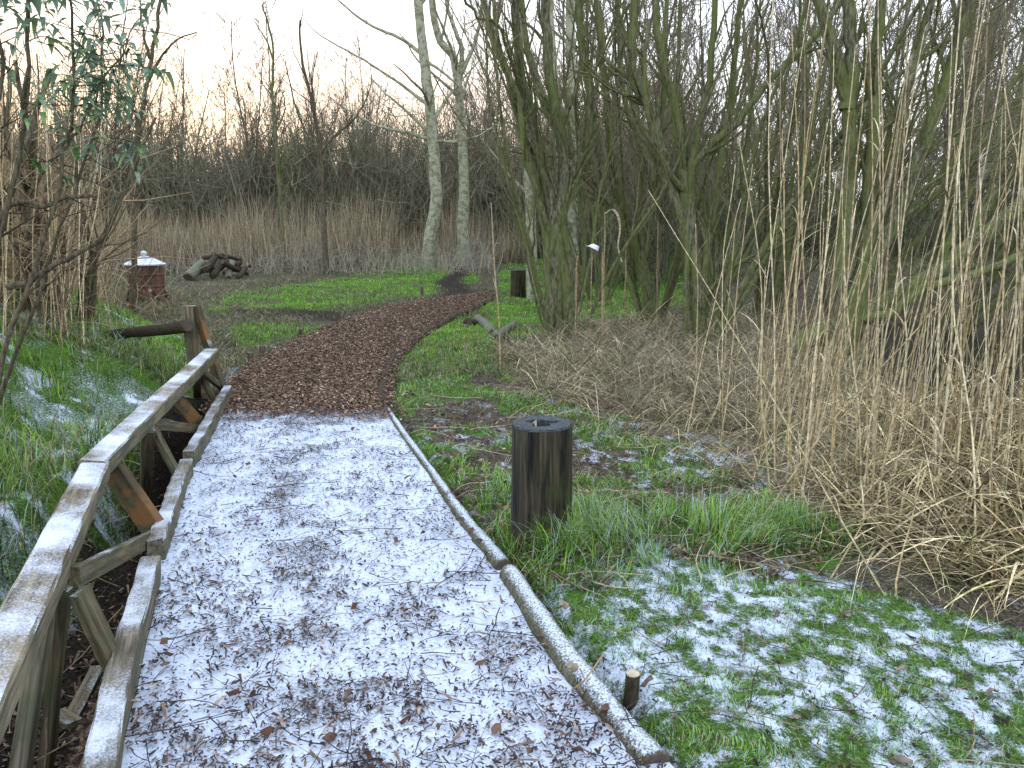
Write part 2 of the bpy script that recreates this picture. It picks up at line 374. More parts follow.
def pal(cols, n, jit=.25):
    c = np.array(cols)[rng.integers(0, len(cols), n)]; return c * (1 + jit * (rng.random((n, 1)) - .5) * 2)
BROWNS = [(.045, .034, .03), (.06, .045, .038), (.025, .02, .02), (.09, .065, .052), (.18, .13, .10), (.08, .05, .045)]
# chips half sunk in the snow
p, u = psample(52000, 1.5, Y_SNOW + .05)
keep = rng.random(len(p)) < .22 + .75 * ss(.46, .62, fbm(p[:, 0], p[:, 1], 5, 4, 61)) * (.5 + .5 * np.exp(-((u - .52) / .28) ** 2))
p = p[keep]; p[:, 2] = .012 + .018 * (1 - (2 * u[keep] - 1) ** 2); n = len(p)
mb = MB(); chips(mb, p, rng.gamma(3, .0045, n) + .004, rng.gamma(3, .0015, n) + .0025, rng.random(n) * 6.28, pal(BROWNS, n), .45, .3)
p, u = psample(150, 1.6, Y_SNOW); p[:, 2] = .034; n = len(p)
chips(mb, p, rng.uniform(.03, .10, n), rng.uniform(.008, .018, n), rng.random(n) * 6.28, pal([(.28, .21, .17), (.34, .27, .22), (.17, .12, .09)], n), .15, .15)
p, u = psample(80, 1.6, Y_SNOW); p[:, 2] = .035; n = len(p)
chips(mb, p, rng.uniform(.03, .06, n), rng.uniform(.02, .04, n), rng.random(n) * 6.28, pal([(.06, .03, .022), (.10, .055, .035), (.15, .09, .06)], n), .35, .6)
tag(mb.build('bark_litter', M_chip), 'dark bark chips and brown leaf scraps poking through the snow on the path', 'litter', kind='stuff')
# twigs
def twig_tube(mb, p, L, az, r, col, k=4, wob=.25, z=.03):
    n = 6; pts = []; q = np.array(p, float); a = az
    for i in range(n):
        pts.append(q.copy()); a += random.uniform(-wob, wob); q = q + L / (n - 1) * np.array([math.cos(a), math.sin(a), random.uniform(-.08, .10)]); q[2] = max(z * .6, min(q[2], z * 2.2))
    mb.tube(pts, np.linspace(r, r * .5, n), k, col); return pts
mb = MB()
p, u = psample(380, 1.5, Y_SNOW)
for q in p:
    q[2] = .032; L = random.uniform(.05, .16) if random.random() < .8 else random.uniform(.2, .42); az = random.uniform(0, 6.28)
    pts = twig_tube(mb, q, L, az, random.uniform(.0012, .003), pal(BROWNS[:4], 1)[0])
    if L > .2: twig_tube(mb, pts[2], L * .4, az + random.choice((-.8, .8)), .0014, pal(BROWNS[:4], 1)[0])
tag(mb.build('fallen_twigs', M_chip), 'thin dark twigs scattered over the snowy path', 'twigs', kind='stuff')
# bark bed
p, u = psample(120000, Y_SNOW - .55, Lw[-1][1] - .05); n = len(p)
out = rng.random(n) < .06; p[:, 0] += np.where(out, np.where(u < .5, -1, 1) * rng.random(n) * .12 + (np.round(u) - u) * 1.45, 0)
p[:, 2] = .012 + .018 * (1 - (2 * u - 1) ** 2) + .02 * rng.random(n)
BP = [(.10, .058, .034), (.17, .10, .058), (.04, .026, .017), (.20, .125, .08), (.42, .30, .21), (.10, .055, .033), (.15, .09, .055), (.27, .20, .145), (.06, .04, .027)]
keep = p[:, 1] > Y_SNOW - .62 * rng.random(n) ** 3 - .30 * fbm(p[:, 0] * 4, p[:, 1] * 4, 1, 3, 66) + .05
p = p[keep]; n = len(p)
mb = MB(); chips(mb, p, rng.gamma(2, .0105, n) + .007, rng.gamma(2, .0042, n) + .0035, rng.random(n) * 6.28, pal(BP, n, .4), .5, .3)
tag(mb.build('bark_chippings', M_chip), 'loose reddish brown bark chippings covering the far path', 'bark chippings', kind='stuff')

# ---------------------------------------------------------------- timber pieces
def beam(name, a, b, w, h, matr, parent=None, roll=0.0, seg=14, jit=.003, label=None):
    """a sawn timber from a to b; its own local x runs along the grain"""
    a = Vector(a); b = Vector(b); L = (b - a).length; x = (b - a).normalized()
    up = Vector((0, 0, 1)) if abs(x.z) < .95 else Vector((0, 1, 0))
    y = up.cross(x).normalized(); z = x.cross(y)
    R = Matrix((x, y, z)).transposed().to_4x4() @ Matrix.Rotation(roll, 4, 'X')
    bev = min(w, h) * .09; hw, hh = w / 2, h / 2
    prof = np.array([(-hw + bev, -hh), (hw - bev, -hh), (hw, -hh + bev), (hw, hh - bev), (hw - bev, hh), (-hw + bev, hh), (-hw, hh - bev), (-hw, -hh + bev)])
    xs = np.linspace(0, L, seg); k = len(prof)
    sway = np.cumsum(rng.normal(0, jit * .35, (seg, 2)), 0)
    v = np.zeros((seg, k, 3)); v[:, :, 0] = xs[:, None]; v[:, :, 1:] = prof[None] + rng.normal(0, jit * .4, (seg, k, 2)) + sway[:, None]
    v[0, :, 0] += rng.normal(0, .003, k); v[-1, :, 0] += rng.normal(0, .003, k)
    v = v.reshape(-1, 3); v = np.vstack([v, [[0, 0, 0], [L, 0, 0]]])
    i = np.arange(seg - 1)[:, None] * k; j = np.arange(k)[None]; j2 = (j + 1) % k
    f = np.stack([i + j, i + j2, i + k + j2, i + k + j], -1).reshape(-1, 4)[:, ::-1]; jj = np.arange(k); e = seg * k
    f = np.vstack([f, np.stack([jj, (jj + 1) % k, np.full(k, e), np.full(k, e)], 1), np.stack([(seg - 1) * k + (jj + 1) % k, (seg - 1) * k + jj, np.full(k, e + 1), np.full(k, e + 1)], 1)])
    mb = MB(); mb.add(v, f); o = mb.build(name, matr)
    o.matrix_world = Matrix.Translation(a) @ R
    if parent: o.parent = parent; o.matrix_parent_inverse = Matrix.Translation(-Vector(parent.location)); o.matrix_basis = Matrix.Translation(a) @ R
    if label: o['label'] = label
    return o
RH = .47
rail_pts = [np.array([-1.02, .9]), P(-2, 652, RH)[:2], P(95, 458, RH)[:2], P(208, 350, RH)[:2]]
def V(p, z): return (float(p[0]), float(p[1]), z)
d_near = (rail_pts[1] - rail_pts[2]); d_near /= np.linalg.norm(d_near)
r_start = rail_pts[2] + d_near * 3.2
root = thing('wooden_railing', V(P(112, 679, 0), 0), 'weathered low timber railing with criss-cross braces leaning along the ditch side of the path', 'railing')
beam('top_rail', V(r_start, RH - .05), V(rail_pts[2] + d_near * .015, RH - .055), .125, .10, M_rail, root, roll=.10, seg=24)
dd = rail_pts[3] - rail_pts[2]; dd /= np.linalg.norm(dd)
beam('top_rail', V(rail_pts[2] - dd * .07, RH - .04), V(rail_pts[3] + dd * .14, RH - .045), .125, .095, M_rail, root, roll=.10, seg=24)
zr = RH - .115
def RP(px, py, z=zr): return P(px, py, z)
ND = lambda px, py: P(px, py, .03)
for nm, a, b, w, h, m_ in [
    ('brace', RP(74, 578), ND(154, 537), .04, .075, M_brace), ('brace', RP(80, 590), ND(116, 672), .035, .085, M_brace),
    ('brace', RP(113, 470), ND(156, 533), .05, .13, M_braces), ('brace', RP(150, 424), ND(178, 477), .04, .05, M_brace),
    ('brace', RP(148, 424), ND(200, 430), .04, .075, M_brace), ('brace', RP(170, 392), ND(199, 426), .045, .11, M_braces),
    ('brace', RP(196, 368), ND(214, 400), .04, .05, M_brace), ('brace', RP(203, 372), ND(222, 388), .04, .06, M_brace)]:
    beam(nm, a, b, w, h, m_, root, seg=8, label='brace with an orange stain' if m_ is M_braces else None)
def post(pxt, pyt, pxb, pyb, w, zt=zr):
    t = RP(pxt, pyt, zt); b = P(pxb, pyb, -.45); b = t + (b - t) * 1.0
    beam('post', t, b, w, w, M_brace, root, seg=8)
post(64, 588, 44, 800, .045); post(148, 428, 146, 512, .075); post(196, 372, 199, 420, .07)
beam('post', P(46, 600, zr - .02), P(8, 860, -.5), .06, .05, M_kerb, root, seg=8)
ep = P(190, 352, RH - .1)
t0 = Q(188, 306, ep[1] + .05)
beam('end_post', (ep[0] + .02, ep[1] + .06, -.35), t0, .12, .08, M_rail, root, seg=10)
beam('end_brace', t0 + np.array([.07, .02, -.03]), ND(223, 391), .05, .12, M_braces, root, seg=10)
# kerb timbers on the ditch side
for i, (a, b) in enumerate([((97, 800), (152, 566)), ((155, 552), (186, 466)), ((188, 461), (227, 392))]):
    A = P(*a, .05); B = P(*b, .05)
    if i == 0: A = A + (A - B) * 1.2
    o = beam('kerb_timber', A, B, .085 - .005 * i, .12, M_kerb, seg=26, jit=.007)
    tag(o, ['long snow covered kerb timber beside the nearest bridge edge', 'short snow topped kerb timber in the middle of the ditch edge', 'snow topped kerb timber meeting the far end of the railing'][i], 'kerb timber', 'snowy kerb timbers along the ditch')
# broken boards down in the ditch
for a, b, lab in [((70, 722), (98, 668), 'broken brown board lying in the dark ditch under the railing'), ((58, 712), (74, 724), 'short splinter of board beside the broken board in the ditch')]:
    tag(beam('broken_board', P(*a, -.35), P(*b, -.30), .06, .02, M_brace, seg=5), lab, 'board')
# green wire over the rail
mb = MB(); pts = [P(-60, 520, RH + .01), P(0, 545, RH + .01), P(30, 560, RH), P(68, 590, RH - .12), P(80, 592, RH - .15)]
mb.tube(pts, .0018, 5, (.03, .10, .06)); pts = [P(-10, 505, RH + .01), P(30, 470, RH + .03), P(72, 425, RH + .03)]; mb.tube(pts, .0014, 5, (.08, .12, .06))
tag(mb.build('wire', M_twig), 'thin green garden wire looped over the near top rail', 'wire')

def log(name, a, b, r0, r1, matr, label, cat='log', group=None, k=14, n=26, wob=.012, cut=(.09, .07, .055), ends=True, rough=.09):
    a = np.array(a, float); b = np.array(b, float); L = np.linalg.norm(b - a); u = np.linspace(0, 1, n)
    pts = a + (b - a) * u[:, None]; s_ = random.uniform(0, 9)
    pts[:, 0] += wob * np.sin(u * 6 + s_); pts[:, 2] += wob * .6 * np.sin(u * 8 + s_ * 2)
    rad = (r0 + (r1 - r0) * u) * (1 + .08 * np.sin(u * 19 + s_) * .6 + rng.normal(0, .012, n))
    mb = MB(); mb.tube(pts, rad, k, rough=rough); o = mb.build(name, matr, smooth=True, props=None)
    tag(o, label, cat, group)
    if ends:
        t = (b - a) / L
        for e, r_, s2 in ((pts[0], r0, -1), (pts[-1], r1, 1)):
            me = MB(); me.tube([e, e + t * s2 * .004], [r_ * .93, r_ * .9], k, cut); me.build('cut_end', M_cut, o)
    return o
# snow covered birch log edging, right side
g = 'snowy logs edging the near path on the post side'
A, B = P(650, 748, .05), P(560, 640, .05)
o = log('edging_log', A - np.array([0, 0, .065]), P(505, 572, .02), .058, .048, M_log, 'thick knobbly snow dusted birch log edging the path beside the short cut stub', 'log', g, n=50, wob=.02)
for px, py in ((566, 606), (575, 668)):
    kn = MB(); q = P(px, py, .1); kn.tube([q, q + np.array([-.02, -.02, .025])], [.014, .011], 8, (.30, .25, .18)); kn.build('knot', M_cut, o)
kn = MB()
kn.tube([P(572, 690, .06), P(585, 680, .12), P(598, 662, .15), P(603, 655, .16)], [.004, .003, .003, .004], 5, (.30, .22, .12)); kn.tube([P(585, 680, .12), P(580, 668, .15)], [.003, .002], 5, (.30, .22, .12))
kn.build('twig', M_cut, o)
log('edging_log', P(503, 568, .01), P(449, 499, .0), .044, .036, M_log, 'middle snow covered log edging the path beside the hollow post', 'log', g, wob=.004, rough=.22)
log('edging_log', P(449, 499, .0), P(386, 408, -.005), .034, .028, M_log, 'far thin snow covered log edging the path where bark begins', 'log', g, wob=.004, rough=.25)
# log edging further on
g = 'dark logs edging the bark path'
ed = [(383, 403), (385, 380), (391, 363), (402, 350), (418, 338), (436, 327), (456, 316), (474, 308), (490, 300)]
for i in range(len(ed) - 1):
    log('edging_log', P(*ed[i], .0), P(*ed[i + 1], .01) - np.array([0, .12, 0]), .042, .048, M_oldlog, 'short dark half buried log in the row edging the bark path', 'log', g, k=8, n=8)
# stubs and stakes
def stake(px, py, h, r, label, group=None, matr=M_oldlog, cut=(.45, .38, .28), lean=(0, 0)):
    q = G(px, py); a = q - np.array([0, 0, .05]); b = q + np.array([lean[0], lean[1], h])
    mb = MB(); mb.tube([a, (a + b) / 2, b], [r, r * .95, r * .93], 12, rough=.08); o = mb.build('wooden_stake', matr, smooth=False); tag(o, label, 'stake', group)
    me = MB(); me.tube([b, b + np.array([0, 0, .003])], [r * .9, r * .86], 12, cut); me.build('cut_end', M_cut, o)
stake(630, 703, .12, .027, 'freshly cut round stub beside the thick snowy edging log', lean=(.005, -.01))
for px, py, h, lab in [(251, 366, .16, 'dark stub at the left rim of the bark path nearest the railing'), (263, 356, .13, 'dark forked stub just behind the stub nearest the railing'), (301, 340, .16, 'dark stake at the bend of the bark path below the black trail'), (337, 322, .17, 'stake where the black trail meets the bark path'), (422, 296, .2, 'pale topped stake at the far end of the bark path'), (447, 320, .14, 'stubby stake on the lawn side rim of the bark path')]:
    stake(px, py, h, .035, lab, 'stakes along the bark path', M_dark, (.12, .10, .08))

# hollow post
def hollow_post(name, px, py, r, h, label, small=False):
    q = G(px, py); rt = thing(name, q, label, 'post', None)
    k = 48; zs = np.linspace(-.1, h, 26); th = np.arange(k) * 2 * math.pi / k; mb = MB()
    wob = 1 + .018 * np.sin(3 * th + 1) + .012 * np.sin(7 * th)+ .008 * rng.normal(size=k)
    groove = 1 - .025 * (rng.random(k) < .16)
    v = np.stack([np.stack([q[0] + r * (1.03 - .05 * z / h) * wob * groove * np.cos(th), q[1] + r * (1.03 - .05 * z / h) * wob * groove * np.sin(th), np.full(k, q[2] + z)], -1) for z in zs]).reshape(-1, 3)
    n = len(zs); i = np.arange(n - 1)[:, None] * k; j = np.arange(k)[None]; j2 = (j + 1) % k
    f = np.stack([i + j, i + j2, i + k + j2, i + k + j], -1).reshape(-1, 4); mb.add(v, f)
    mb.build('shell', M_post, rt, smooth=True)
    hole = .42 + .10 * np.sin(3 * th + .6) + .07 * np.sin(5 * th)
    mb = MB(); out = .985 * wob * groove
    rings = [(out, h + .0005), (out * .97, h + .012), ((out + hole) / 2, h + .013), (hole * 1.04, h + .011), (hole, h - .005), (hole * .97, h - .12), (hole * .9, h - .3)]
    v = np.concatenate([np.stack([q[0] + r * a * np.cos(th), q[1] + r * a * np.sin(th), np.full(k, q[2] + z)], -1) for a, z in rings]); n = len(rings)
    v = np.vstack([v, [q[0], q[1], q[2] + h - .3]])
    i = np.arange(n - 1)[:, None] * k
    f = np.stack([i + j, i + j2, i + k + j2, i + k + j], -1).reshape(-1, 4); jj = np.arange(k); e = n * k
    f = np.vstack([f, np.stack([(n - 1) * k + jj, (n - 1) * k + (jj + 1) % k, np.full(k, e), np.full(k, e)], 1)])
    mb.add(v, f); mb.build('hollow_top', M_posttop, rt)
    if not small:
        mb = MB(); mb.add([q + np.array([-.055, .03, h - .1]), q + np.array([-.02, .045, h - .1]), q + np.array([-.025, .045, h + .015]), q + np.array([-.05, .03, h + .0])], [[0, 1, 2, 3]], (.5, .45, .36))
        mb.build('splinter', M_cut, rt)
def m_post():
    m, nt, b = mat('dark_rotten_post', .75, .25); k = N_(nt); v = k.coords((9, 9, .7)); n1 = k.noise(v, 3, 6, .65, .3); vv = k.coords(); n2 = k.noise(vv, 5, 4)
    c = k.mix(k.rng(n1, .38, .68), (.006, .006, .005), (.085, .070, .040)); c = k.mix(k.m('MULTIPLY', k.rng(n2, .45, .65), .7), c, (.050, .065, .018))
    v3 = k.coords((30, 30, .8)); n3 = k.noise(v3, 1.2, 6, .7); c = k.mix(k.m('MULTIPLY', k.rng(n3, .60, .70), .75), c, (.17, .14, .075))
    k.l(c, b.inputs['Base Color']); k.bump(k.m('ADD', n1, n3), 1.0, .02, b); return m
M_post = m_post()
m_, nt, b = mat('wet_end_grain', .6, .3); k = N_(nt); v = k.coords(); n1 = k.noise(v, 60, 5, .7); k.l(k.mix(k.rng(n1, .35, .7), (.018, .022, .025), (.075, .09, .10)), b.inputs['Base Color']); k.bump(n1, .6, .004, b); M_posttop = m_
hollow_post('hollow_post', 541, 538, .152, .60, 'dark hollow round timber post standing in green grass beside the snowy path')
hollow_post('hollow_post', 518, 298, .17, .62, 'small distant dark stump post among the grass behind the bark path', True)

# fallen pole
log('fallen_pole', Q(92, 338, 8.4), Q(187, 326, 7.45), .05, .062, M_oldlog, 'dark fallen branch pole resting against the far railing post', 'pole', None, k=10, wob=.01)
# small broken logs on the verge
for a, b, r, lab in [((478, 318), (493, 333), .075, 'pale split log lying on the verge right of the bark path'), ((484, 322), (500, 336), .05, 'thin pale log against the pale split log on the verge'), ((497, 338), (514, 323), .06, 'dark broken log propped behind the pale split log'), ((468, 323), (474, 323), .08, 'stubby dark log end at the left of the verge logs')]:
    q0 = P(*a, .08); q1 = P(*b, .05); log('verge_log', q0, q1, r, r * .8, M_pale if 'pale' in lab else M_oldlog, lab, 'log', 'broken logs on the verge', k=9, n=8)
# log pile far left
for i, (a, b, r) in enumerate([((188, 278), (203, 262), .20), ((205, 270), (215, 258), .17), ((212, 276), (226, 262), .17), ((222, 262), (238, 270), .13), ((228, 278), (232, 262), .16), ((238, 278), (246, 268), .14), ((203, 258), (224, 255), .11), ((214, 254), (230, 262), .10), ((232, 262), (247, 274), .10), ((208, 279), (222, 279), .13), ((198, 272), (214, 266), .15), ((216, 270), (220, 256), .12), ((224, 274), (240, 262), .14), ((226, 256), (240, 260), .1), ((204, 264), (222, 268), .13), ((236, 270), (250, 266), .1), ((210, 272), (216, 256), .1), ((229, 268), (246, 272), .14)]):
    D = 23 + .15 * i
    lab = ['fat pale lichen covered log sloping at the left end of the far log pile'][0] if i == 0 else 'mossy dark log heaped in the far pile below the reed bed'
    log('pile_log', Q(*a, D), Q(*b, D + .6), r * (.95 if i == 0 else .62), r * .55, M_pale if i in (0, 4) else M_oldlog, lab, 'log', None if i == 0 else 'logs heaped in the far pile', k=10, n=8)

# ---------------------------------------------------------------- drum with conical lid
def drum():
    q = G(148, 300); rt = thing('metal_drum', q, 'rusty brown metal drum with a pale galvanised conical lid left of the path', 'drum')
    m, nt, b = mat('rusty_drum', .6, .4); k = N_(nt); v = k.coords((1, 1, .4)); n1 = k.noise(v, 6, 6, .7)
    k.l(k.mix(k.rng(n1, .35, .62), (.06, .036, .026), (.17, .085, .055)), b.inputs['Base Color']); b.inputs['Metallic'].default_value = .2; k.bump(n1, .4, .01, b)
    m2, nt, b2 = mat('galvanised_lid', .45, .5); k = N_(nt); v = k.coords(); n2 = k.noise(v, 10, 4); k.l(k.mix(n2, (.45, .50, .55), (.75, .80, .86)), b2.inputs['Base Color']); b2.inputs['Metallic'].default_value = .3
    r = .36; h = .76; K = 32
    def lathe(prof, mm, name, KK=K, off=(0, 0)):
        th = np.arange(KK) * 2 * math.pi / KK
        v = np.concatenate([np.stack([q[0] + off[0] + a * np.cos(th), q[1] + off[1] + a * np.sin(th), np.full(KK, q[2] + z)], -1) for a, z in prof]); n = len(prof)
        i = np.arange(n - 1)[:, None] * KK; j = np.arange(KK)[None]; j2 = (j + 1) % KK
        mb = MB(); mb.add(v, np.stack([i + j, i + j2, i + KK + j2, i + KK + j], -1).reshape(-1, 4)); return mb.build(name, mm, rt)
    lathe([(.0, .08), (r, .08), (r, .28), (r + .015, .29), (r + .015, .31), (r, .32), (r, .52), (r + .015, .53), (r + .015, .55), (r, .56), (r, h), (.0, h)], m, 'body')
    lathe([(r + .03, h - .03), (r + .06, h - .02), (r + .06, h + .005), (r + .02, h + .02), (.22, h + .10), (.07, h + .16), (0, h + .165)], m2, 'lid')
    lathe([(0, h + .16), (.06, h + .16), (.065, h + .23), (.04, h + .27), (0, h + .275)], m2, 'lid_handle', 12)
    for a in (.8, 2.4, 3.9, 5.5):
        mb = MB(); c_, s_ = math.cos(a), math.sin(a); mb.tube([q + np.array([c_ * (r + .06), s_ * (r + .06), -.03]), q + np.array([c_ * r * .95, s_ * r * .95, .2])], [.035, .035], 6, (.03, .03, .03)); mb.build('foot', M_twig, rt)
    for dx in (-.16, .2):
        mb = MB(); x = dx; y = -math.sqrt(r * r - x * x) - .012; th = np.arange(10) * .6283
        c0 = q + np.array([x, y, .22]); mb.tube([c0, c0 + np.array([0, .02, 0])], [.035, .035], 10, (.5, .45, .4)); mb.build('vent_hole', M_cut, rt)
drum()

# ---------------------------------------------------------------- trees
def wander(p, d, L, n, wob, up=0.0, out=None):
    pts = [np.array(p, float)]; d = np.array(d, float); d /= np.linalg.norm(d)
    for i in range(n):
        d = d + rng.normal(0, wob, 3) + np.array([0, 0, up])
        if out is not None: d = d + out
        d /= np.linalg.norm(d); pts.append(pts[-1] + d * (L / n))
    return np.array(pts)
def branch(mT, mC, pts, r0, r1, lev, dens, col, maxlev=3, bias=None, up=.08, spread=.75, ratio=.55, k=None, lenf=.5, startf=.2):
    n = len(pts); seg = np.linalg.norm(np.diff(pts, axis=0), axis=1); L = seg.sum()
    u = np.concatenate([[0], np.cumsum(seg)]) / L; rad = r0 + (r1 - r0) * u ** .8
    kk = k or (9 if r0 > .05 else 6 if r0 > .015 else 4 if r0 > .006 else 3)
    tgt = mT if lev <= (1 if r0 > .012 else 0) else mC
    tgt.tube(pts, rad, kk, col, cap=False, rough=.10 if r0 > .03 else 0)
    if lev >= maxlev: return
    nc = rng.poisson(dens * L) if lev else max(1, int(dens * L))
    for _ in range(nc):
        t = rng.uniform(startf, 1) ** .9; i = min(n - 2, int(np.searchsorted(u, t) - 1)); i = max(i, 0)
        f = (t - u[i]) / (u[i + 1] - u[i] + 1e-9); p = pts[i] * (1 - f) + pts[i + 1] * f
        tang = pts[i + 1] - pts[i]; tang /= np.linalg.norm(tang) + 1e-9
        rr = (r0 + (r1 - r0) * t ** .8) * rng.uniform(ratio * .6, ratio)
        rr = max(rr, RMIN)
        s = rng.normal(0, 1, 3); s -= tang * (s @ tang); s /= np.linalg.norm(s) + 1e-9
        a = rng.uniform(.5, 1) * spread; d = tang * math.cos(a) + s * math.sin(a)
        if bias is not None: d = d + bias
        Lc = L * lenf * (1 - .55 * t) * rng.uniform(.5, 1.15)
        if Lc < .12: continue
        nn = max(3, min(8, int(Lc / .18)))
        branch(mT, mC, wander(p, d, Lc, nn, .13, up), rr, max(RMIN * .7, rr * .25), lev + 1, dens * 1.5, col, maxlev, bias * .5 if bias is not None else None, up, spread, ratio, None, lenf, .15)
RMIN = .0014
def smooth_path(pts, n=None, wob=.012):
    pts = np.array(pts, float); m = len(pts); n = n or m * 4
    t = np.linspace(0, m - 1, n); i = np.clip(t.astype(int), 0, m - 2); f = (t - i)[:, None]
    P0 = pts[np.clip(i - 1, 0, m - 1)]; P1 = pts[i]; P2 = pts[i + 1]; P3 = pts[np.clip(i + 2, 0, m - 1)]
    o = .5 * ((2 * P1) + (-P0 + P2) * f + (2 * P0 - 5 * P1 + 4 * P2 - P3) * f ** 2 + (-P0 + 3 * P1 - 3 * P2 + P3) * f ** 3)
    o += rng.normal(0, wob, o.shape); return o
def hero(name, base, stems, label, cat, matT, dens=2.2, maxlev=3, col=(.20, .175, .105), extra=0, extra_h=5, tilt=None, group=None, up=.06, lenf=.4, bias=None, spread=.7, twigmat=None, startf=.25):
    rt = thing(name, base, label, cat, group); mT = MB(); mC = MB()
    for st in stems:
        *pp, r0, r1 = st
        pts = smooth_path([Q(*x) for x in pp], None, .01)
        if pts[0][2] < .9: pts[0][2] = hz(pts[0][0], pts[0][1]) - .1
        branch(mT, mC, pts, r0, r1, 0, dens, col, maxlev, bias, up, spread, .5, lenf=lenf, startf=startf)
    for _ in range(extra):
        a = rng.uniform(0, 6.28); l = rng.uniform(.05, .62); d = np.array([math.cos(a) * l, math.sin(a) * l, 1.]) + (tilt if tilt is not None else 0)
        b0 = base + np.array([math.cos(a) * .15, math.sin(a) * .15, -.1]); L = extra_h * rng.uniform(.7, 1.15); r0 = rng.uniform(.022, .062)
        branch(mT, mC, wander(b0, d, L, 12, .08, .03), r0, r0 * .3, 0, dens, col, maxlev, bias, up, spread, .5, lenf=lenf, startf=startf)
    mT.build('trunk', matT, rt, smooth=True)
    if mC.n: mC.build('crown', twigmat or M_twig, rt)
    return rt
D = 10.5
hero('willow_tree', G(562, 345), [
    [(574, 348, D), (566, 290, D), (553, 220, D), (542, 165, D), (530, 110, D), (518, 50, D - .2), (515, -60, D - .4), .10, .045],
    [(558, 346, D + .1), (557, 290, D), (556, 230, D), (566, 170, D), (553, 100, D), (546, 30, D), (543, -70, D), .11, .05],
    [(549, 345, D - .1), (549, 280, D), (540, 200, D), (522, 130, D + .1), (505, 70, D + .2), (486, 10, D + .3), (470, -50, D + .4), .07, .03],
    [(568, 346, D), (570, 270, D + .05), (560, 200, D), (585, 150, D), (590, 90, D), (580, 20, D), (585, -60, D), .08, .04],
    [(552, 240, D), (535, 190, D - .2), (524, 150, D - .3), (518, 100, D - .3), (498, 40, D - .4), (492, -30, D - .4), .05, .02],
    [(530, 120, D), (500, 30, D - .5), (478, 18, D - .8), (455, -20, D - 1), .03, .015]],
    'multi stemmed willow with a fluted trunk beside the bark path, nearest the drooping reed', 'tree', M_willow, 3.6, 3, extra=7, extra_h=5)
D = 12
hero('willow_tree', G(650, 325), [
    [(655, 330, D), (648, 290, D), (632, 240, D), (608, 200, D), (585, 165, D), (562, 140, D), (530, 60, D), (520, -40, D), .13, .03],
    [(632, 240, D), (612, 150, D), (604, 80, D), (598, 10, D), (596, -60, D), .08, .04],
    [(610, 205, D), (590, 110, D), (580, 30, D), (575, -50, D), .07, .03],
    [(648, 320, D), (640, 220, D), (640, 150, D), (622, 90, D), (618, -40, D), .06, .03],
    [(652, 320, D), (662, 240, D), (658, 170, D), (664, 90, D), (668, -50, D), .06, .03]],
    'green barked willow whose thick limb slants left, growing behind the straw heap', 'tree', M_willow, 3.4, 3, extra=6, extra_h=5.5)
D = 10.3
hero('willow_tree', G(698, 348), [
    [(700, 352, D), (698, 300, D), (688, 240, D), (664, 170, D), (654, 115, D), (640, 95, D), (632, 60, D), (634, 0, D), (636, -70, D), .12, .045],
    [(690, 240, D), (682, 180, D), (678, 120, D), (662, 60, D), (655, 0, D), (652, -60, D), .08, .04],
    [(696, 270, D), (690, 180, D), (706, 150, D), (740, 118, D), (770, 80, D), (820, 30, D), (860, -30, D), .07, .03],
    [(684, 200, D), (700, 120, D), (712, 50, D), (716, -60, D), .06, .03],
    [(698, 300, D), (712, 220, D), (722, 150, D), (735, 60, D), (748, -60, D), .06, .03],
    [(700, 300, D), (735, 265, D), (790, 240, D), (850, 205, D + .3), .04, .015],
    [(690, 195, D), (665, 165, D - .2), (645, 100, D - .4), (648, 20, D - .4), .045, .02]],
    'tall many stemmed willow in the centre of the thicket, forking above the dark stump base', 'tree', M_willow, 3.4, 3, extra=6, extra_h=5.5)
D = 9.2
hero('willow_tree', G(835, 335), [
    [(830, 345, D), (838, 290, D), (846, 220, D), (850, 150, D), (846, 95, D), (832, 45, D), (815, -10, D), (808, -60, D), .12, .05],
    [(846, 110, D), (852, 60, D), (848, 0, D), (846, -60, D), .09, .06],
    [(845, 300, D), (890, 230, D), (925, 140, D), (950, 70, D), (962, 10, D), (970, -50, D), .11, .05],
    [(860, 290, D), (868, 200, D), (874, 110, D), (878, 40, D), (884, -50, D), .10, .05],
    [(850, 300, D), (885, 190, D), (905, 100, D), (930, 10, D), (945, -50, D), .07, .035],
    [(846, 130, D), (880, 90, D), (950, 40, D), (1000, 5, D), (1060, -30, D), .035, .015]],
    'heavy trunked mossy willow leaning over the pond behind the tall reeds', 'tree', M_willow, 3.2, 3, extra=14, extra_h=5.5, tilt=np.array([.25, 0, 0]), bias=np.array([.12, 0, .05]))
hero('fallen_willow', G(800, 348), [
    [(780, 356, 9.0), (830, 325, 9.2), (890, 300, 9.4), (950, 262, 9.6), (1010, 215, 9.8), (1080, 150, 10), (1150, 90, 10.2), .13, .08],
    [(850, 318, 9.2), (890, 315, 9.1), (920, 290, 9.1), (990, 270, 9.2), (1060, 230, 9.3), .08, .04]],
    'mossy trunk reclining low across the pond bank', 'tree', M_willow, 1.6, 3, bias=np.array([.15, 0, .25]))
